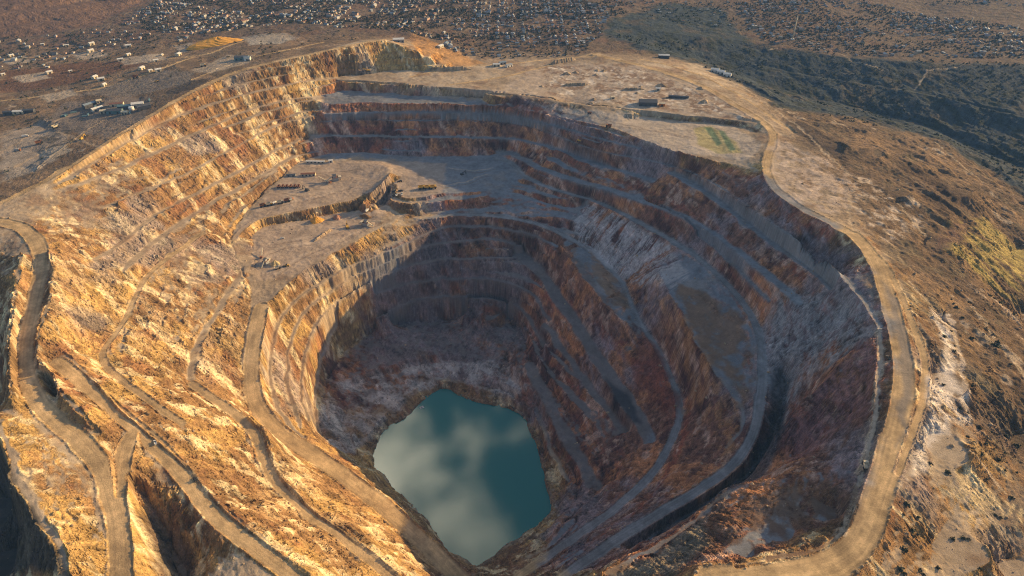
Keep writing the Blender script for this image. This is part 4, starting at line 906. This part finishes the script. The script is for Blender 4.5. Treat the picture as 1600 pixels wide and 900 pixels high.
for name, pp, sp, th in TOWNS:
    poly = gpoly(pp); xs = [p[0] for p in poly]; ys = [p[1] for p in poly]
    gx_, gy_ = np.meshgrid(np.arange(min(xs), max(xs), sp), np.arange(min(ys), max(ys), sp)); gx_ = gx_.ravel(); gy_ = gy_.ravel()
    ang = 0.5 * fbm(gx_ / 500, gy_ / 500, 2, 501) 
    x = gx_ + rr.normal(0, sp * 0.13, gx_.shape) + 5 * ang; y = gy_ + rr.normal(0, sp * 0.13, gx_.shape)
    nse = fbm(x / 130, y / 130, 4, 511, .6)
    k = inside(poly, x, y) & (nse > th - 0.1) & (svec(x, y) < 0.28) & (rr.random(x.shape) < 0.84) & (np.floor((gx_ - min(xs)) / sp + 0.5).astype(int) % 5 != 0) & (np.floor((gy_ - min(ys)) / sp + 0.5).astype(int) % 4 != 0)
    HS += [(a, b, c, name) for a, b, c in zip(x[k], y[k], (ang + rr.choice([0, math.pi / 2], x.shape))[k])]
    nt = int(len(gx_) * 2.4)
    x = rr.uniform(min(xs), max(xs), nt); y = rr.uniform(min(ys), max(ys), nt)
    k = inside(poly, x, y) & (fbm(x / 90, y / 90, 4, 521, .6) > -0.2)
    TS += list(zip(x[k], y[k]))
hx = np.array([h[0] for h in HS]); hy = np.array([h[1] for h in HS]); hz = zvec(hx, hy)
PX, PY = project(hx, hy, hz)
seen = (PX > -20) & (PX < 1620) & (PY > -5)
WC = [('white', (0.44, 0.43, 0.41)), ('cream', (0.36, 0.30, 0.22)), ('grey', (0.2, 0.21, 0.23)), ('pink', (0.50, 0.34, 0.27))]
RC = [('white', (0.42, 0.42, 0.43)), ('bluish grey', (0.21, 0.26, 0.33)), ('red-brown', (0.20, 0.095, 0.07)), ('dark grey', (0.09, 0.09, 0.10))]
WM = [mat('house_wall_' + a, c, 0.8, 0, 0.12, 0.3) for a, c in WC]; RM = [mat('house_roof_' + a.replace(' ', '_').replace('-', '_'), c, 0.7, 0, 0.15, 0.3) for a, c in RC]
def house_geo(m, L_, W_, H_, flat_, w, r, T=None):
    k = len(m.v)
    m.box(-L_ / 2, L_ / 2, -W_ / 2, W_ / 2, -2.5, H_, w)
    if flat_: m.box(-L_ / 2 - .2, L_ / 2 + .2, -W_ / 2 - .2, W_ / 2 + .2, H_ + 0.01, H_ + 0.6, r); m.box(-1.5, 1.2, -1.4, 1.0, H_ + .61, H_ + 2.4, w)
    else: m.prism([(-W_ / 2 - .4, H_ + .01), (0, H_ + W_ * .27), (W_ / 2 + .4, H_ + .01)], -L_ / 2 - .4, L_ / 2 + .4, r) if False else m.add(
        [(-L_ / 2 - .4, -W_ / 2 - .4, H_ + .01), (L_ / 2 + .4, -W_ / 2 - .4, H_ + .01), (L_ / 2 + .4, W_ / 2 + .4, H_ + .01), (-L_ / 2 - .4, W_ / 2 + .4, H_ + .01), (-L_ / 2 - .4, 0, H_ + W_ * .27), (L_ / 2 + .4, 0, H_ + W_ * .27)],
        [(0, 3, 2, 1), (0, 1, 5, 4), (2, 3, 4, 5), (0, 4, 3), (1, 2, 5)], r)
    if T:
        ca, sa, s, tx, ty, tz = T
        for i in range(k, len(m.v)):
            a, b_, c = m.v[i]; m.v[i] = (tx + s * (a * ca - b_ * sa), ty + s * (a * sa + b_ * ca), tz + s * c)
dist = hx ** 2 + hy ** 2
order = np.argsort(np.where(seen, dist, 1e12))
near300 = order[:min(300, int(seen.sum()))]
where = {'north': 'in the town beyond the north hill', 'west': 'in the scattered settlement below the western brown hills', 'gap': 'in the cluster right of the north hill', 'east': 'in the town beyond the dark valley', 'slope': 'on the dark rise between the two towns', 'horizon': 'in the hazy suburb at the upper right corner'}
protoh = {}
for i in near300:
    w = int(rr.choice(4, p=[.26, .30, .28, .16])); r = int(rr.choice(4, p=[.16, .30, .26, .28])); fl_ = bool(rr.random() < .3)
    key = (w, r, fl_)
    if key not in protoh:
        m = MB(); house_geo(m, 13, 9, 4.6, fl_, 0, 1); o = bpy.data.objects.new('house', m.mesh('house', [WM[w], RM[r]])); protoh[key] = o
    else: o = protoh[key].copy()
    COL.objects.link(o); s = float(rr.uniform(0.55, 0.95))
    o.location = (hx[i], hy[i], hz[i] - 0.3); o.rotation_euler = (0, 0, HS[i][2]); o.scale = (s, s, s)
    wh = where[HS[i][3]]
    lab = f"{WC[w][0]}-walled {'flat-topped' if fl_ else 'gabled'} house with {RC[r][0]} roof {wh}"
    tag(o, lab, 'house', f"{WC[w][0]} {'flat' if fl_ else 'gabled'} {RC[r][0]}-roofed houses {wh}")
rest = MB()
for i in order[len(near300):]:
    w = int(rr.choice(4, p=[.26, .30, .28, .16])); r = 4 + int(rr.choice(4, p=[.16, .30, .26, .28])); s = float(rr.choice([rr.uniform(.45, .8), rr.uniform(.8, 1.3)], p=[.85, .15]))
    house_geo(rest, 13 * rr.uniform(.8, 1.3), 9, 4.6 * rr.uniform(.9, 1.5), rr.random() < .3, w, r, (math.cos(HS[i][2]), math.sin(HS[i][2]), s, hx[i], hy[i], hz[i] - .3))
o = rest.build('distant_houses', WM + RM); o['kind'] = 'stuff'; tag(o, 'mass of small pale houses filling the far parts of the towns', 'houses')
# dark trees and scrub between the houses and over the dry plateau
tx = np.array([t[0] for t in TS]); ty = np.array([t[1] for t in TS])
poly = gpoly([(-60,60),(240,40),(520,44),(600,70),(400,98),(225,180),(120,240),(0,300),(-60,300)])
a = rr.uniform(-1900, -200, 2600); b_ = rr.uniform(1200, 2500, 2600); k = inside(poly, a, b_) & (fbm(a / 80, b_ / 80, 4, 531, .65) > 0.28); tx = np.r_[tx, a[k]]; ty = np.r_[ty, b_[k]]
poly = gpoly([(940,55),(1100,105),(1220,170),(1380,200),(1560,280),(1640,330),(1640,100),(1300,88),(1100,60)])
a = rr.uniform(200, 2200, 9000); b_ = rr.uniform(1100, 2700, 9000); k = inside(poly, a, b_) & (fbm(a / 150, b_ / 150, 4, 541, .65) > 0.05); tx = np.r_[tx, a[k]]; ty = np.r_[ty, b_[k]]
tz = zvec(tx, ty)
def clump_verts(n, R_):
    v = []; f = []
    for _ in range(n):
        c = np.array([R_.gauss(0, .45), R_.gauss(0, .45), abs(R_.gauss(.55, .3))]); d = np.array([R_.gauss(0, 1) for _ in range(3)]); d /= np.linalg.norm(d) + 1e-6
        e = np.cross(d, [0.3, 0.2, 1]); e /= np.linalg.norm(e) + 1e-6; g_ = np.cross(d, e); s = R_.uniform(.22, .42)
        k = len(v); v += [tuple(c + s * e), tuple(c + s * g_), tuple(c - s * e), tuple(c - s * g_)]; f.append((k, k + 1, k + 2, k + 3))
    return np.array(v, np.float32), f
Rn = random.Random(5)
kinds = [clump_verts(16, Rn) for _ in range(6)]
vs, fs, off = [], [], 0
for i in range(len(tx)):
    v, f = kinds[i % 6]; s = rr.uniform(2.2, 4.8)
    vs.append(v * [s, s, s * 1.05] + [tx[i], ty[i], tz[i] - .3]); fs.append(np.array(f) + off); off += len(v)
me = bpy.data.meshes.new('town_trees'); me.from_pydata(np.concatenate(vs).tolist(), [], np.concatenate(fs).tolist()); me.materials.append(M['leaf'])
o = bpy.data.objects.new('town_trees', me); COL.objects.link(o); o['kind'] = 'stuff'; tag(o, 'dark tree cover between the houses and over the valley slopes', 'trees')
# shrubs one can count on the brown slope to the east
poly = gpoly([(1455,470),(1600,430),(1630,905),(1390,905),(1410,780),(1480,660)])
xs = [p[0] for p in poly]; ys = [p[1] for p in poly]
def shrub():
    v, f = clump_verts(60, Rn); m = MB(); m.add([tuple(map(float, q)) for q in v], f)
    t = empty('shrub'); m.build('foliage', M['leaf'], t); MB().tube((0, 0, -.4), (0.1, 0, .5), .06, .04, 6).build('stem', M['wood'], t); return t
protos = None; cnt = 0
while cnt < 75:
    a = rr.uniform(min(xs), max(xs)); b_ = rr.uniform(min(ys), max(ys))
    if not inside(poly, np.array([a]), np.array([b_]))[0] or fbm(np.array([a / 60]), np.array([b_ / 60]), 3, 551)[0] < -0.15: continue
    if protos is None: protos = [shrub() for _ in range(4)]
    o = protos[cnt] if cnt < 4 else copy_tree(protos[cnt % 4])
    s = float(rr.choice([1.6, 2.2, 3.0, 4.2], p=[.4, .35, .18, .07])); o.scale = (s * 1.2, s * 1.1, s * .8); o.rotation_euler = (0, 0, float(rr.uniform(0, 6)))
    o.location = (a, b_, zat(a, b_)); tag(o, 'low dark shrub on the brown slope right of the rim haul road', 'shrub', 'dark shrubs dotted over the brown eastern slope'); cnt += 1
# rubble heaps on the northern flat
hp = None
for k in range(26):
    px, py = float(rr.uniform(840, 1120)), float(rr.uniform(98, 166))
    if py > 100 + 0.24 * (px - 840) + 42 or py < 92 + 0.17 * (px - 840): continue
    if hp is None: o = hp = heap(px, py, 7, 4, 'stone', 'low tan rubble heap on the pale northern flat', 1.3, 0, 77, 'rubble_heap')
    else: o = hp.copy(); COL.objects.link(o)
    o['group'] = 'rubble heaps on the northern flat'; s = float(rr.uniform(.7, 1.8)); settle(o, px, py, float(rr.uniform(0, 360)), s)
# lorries and loaders parked about the western yard
for k, (px, py, key, a, lab) in enumerate([(40, 214, 'lorry_white', 20, 'white lorry on the pale bare ground of the far western yard'), (62, 225, 'tr_dark', 40, 'dark dump truck on the pale bare ground of the far western yard'), (28, 236, 'lorry_rust', 10, 'grey box lorry with orange cab on the far western yard'), (88, 200, 'tr_cream', 60, 'cream-bedded dump truck on the track west of the rim'), (245, 128, 'load_yel', 30, 'yellow wheel loader on the dark ground behind the western rim'), (128, 218, 'exc_yel', 80, 'yellow excavator near the track south of the western works'), (212, 122, 'tr_dark', 15, 'dark dump truck on the long straight western track'), (318, 104, 'tr_tan', 25, 'yellow dump truck with pale bed on the pale pad behind the rim')]):
    inst(key, None, px, py, a, 1.3, lab, 'lorry' if 'lorry' in key else ('dump truck' if key[:2] == 'tr' else ('wheel loader' if 'load' in key else 'excavator')))
# small huts over the dark plateau behind the west rim
hutp = None
for k in range(26):
    px, py = float(rr.uniform(0, 330)), float(rr.uniform(62, 150))
    if py > 190 - 0.3 * px: continue
    if hutp is None: hutp = o = shed(11, 8, 4.5, 'cream', 'white', 1, 'hut')
    else: o = copy_tree(hutp)
    tag(o, 'small cream white-roofed hut scattered over the dark plateau behind the west rim', 'hut', 'huts scattered over the western plateau'); settle(o, px, py, float(rr.uniform(0, 90)), float(rr.uniform(.8, 1.5)))
# containers stacked out in the western yard
cp = None
for k in range(34):
    px, py = float(rr.uniform(100, 236)), float(rr.uniform(150, 188))
    if py < 196 - 0.2 * (px - 60) - 14 or py > 200 - 0.13 * (px - 60): continue
    if cp is None:
        cp = o = empty('freight_container'); MB().box(-6, 6, -1.25, 1.25, -.3, 2.7).build('body', M['teal'], o); MB().box(5.95, 6.08, -1.1, 1.1, .1, 2.5).build('door', M['grey'], o)
    else: o = copy_tree(cp)
    tag(o, 'teal freight container lying in the cluttered western yard', 'container', 'freight containers of the western yard'); settle(o, px, py, float(rr.choice([20, 35, 110])), 1.2)
# loose stone along road edges and at the foot of faces
xs = []; ys = []
cand_r = rr.integers(0, NR, 400000); cand_c = rr.integers(0, NC, 400000)
rd = ROADD[cand_r, cand_c]; yy_ = Y[cand_r, cand_c]; xx_ = X[cand_r, cand_c]; sl_ = SLF[cand_r, cand_c]
k = (yy_ < 1300) & (yy_ > 300) & (np.abs(xx_) < 1100) & (((rd > 0.93) & (rd < 1.12) & (rr.random(len(rd)) < .35)) | ((sl_ > .5) & (rr.random(len(rd)) < .012)) | ((rd > 1.5) & (sl_ < .45) & (rr.random(len(rd)) < .02)) ) & (INW[cand_r, cand_c] < .02)
idx = np.nonzero(k)[0][:9000]
sx_ = xx_[idx] + rr.normal(0, .5, len(idx)); sy_ = yy_[idx] + rr.normal(0, .5, len(idx)); sz_ = zvec(sx_, sy_)
bm = bmesh.new(); bmesh.ops.create_icosphere(bm, subdivisions=1, radius=1.0); base = np.array([v.co[:] for v in bm.verts], np.float32); bf = np.array([[v.index for v in f.verts] for f in bm.faces]); bm.free()
vs, fs = [], []
for i in range(len(idx)):
    s = min(2.6, 0.45 * (1 + rr.pareto(2.6))); q_ = base * (1 + rr.uniform(-.3, .3, (len(base), 1))) * [s * rr.uniform(.8, 1.4), s, s * .75]
    vs.append(q_ + [sx_[i], sy_[i], sz_[i] + s * .2]); fs.append(bf + i * len(base))
me = bpy.data.meshes.new('loose_stones'); me.from_pydata(np.concatenate(vs).tolist(), [], np.concatenate(fs).tolist()); me.materials.append(M['stone'])
o = bpy.data.objects.new('loose_stones', me); COL.objects.link(o); o['kind'] = 'stuff'; tag(o, 'loose stones and boulders strewn along road edges and slopes', 'stones')
# ------------------------------------------------------------------ the air over the mine
bx, by0, by1 = float(np.abs(X).max()) + 20, float(Y.min()) - 20, float(Y.max()) + 20
m = MB(); m.box(-bx, bx, by0, by1, float(min(Z.min(), LAKE_Z)) - 2, max(CAM_H, float(Z.max())) + 25)
hz_m = bpy.data.materials.new('haze'); hz_m.use_nodes = True; n = hz_m.node_tree.nodes; l = hz_m.node_tree.links
n.clear(); out = n.new('ShaderNodeOutputMaterial'); pv = n.new('ShaderNodeVolumePrincipled')
pv.inputs['Color'].default_value = (0.22, 0.48, 1.0, 1); pv.inputs['Density'].default_value = 0.000042; pv.inputs['Anisotropy'].default_value = 0.0
l.new(pv.outputs[0], out.inputs['Volume'])
hz_o = m.build('haze', hz_m); hz_o['kind'] = 'stuff'
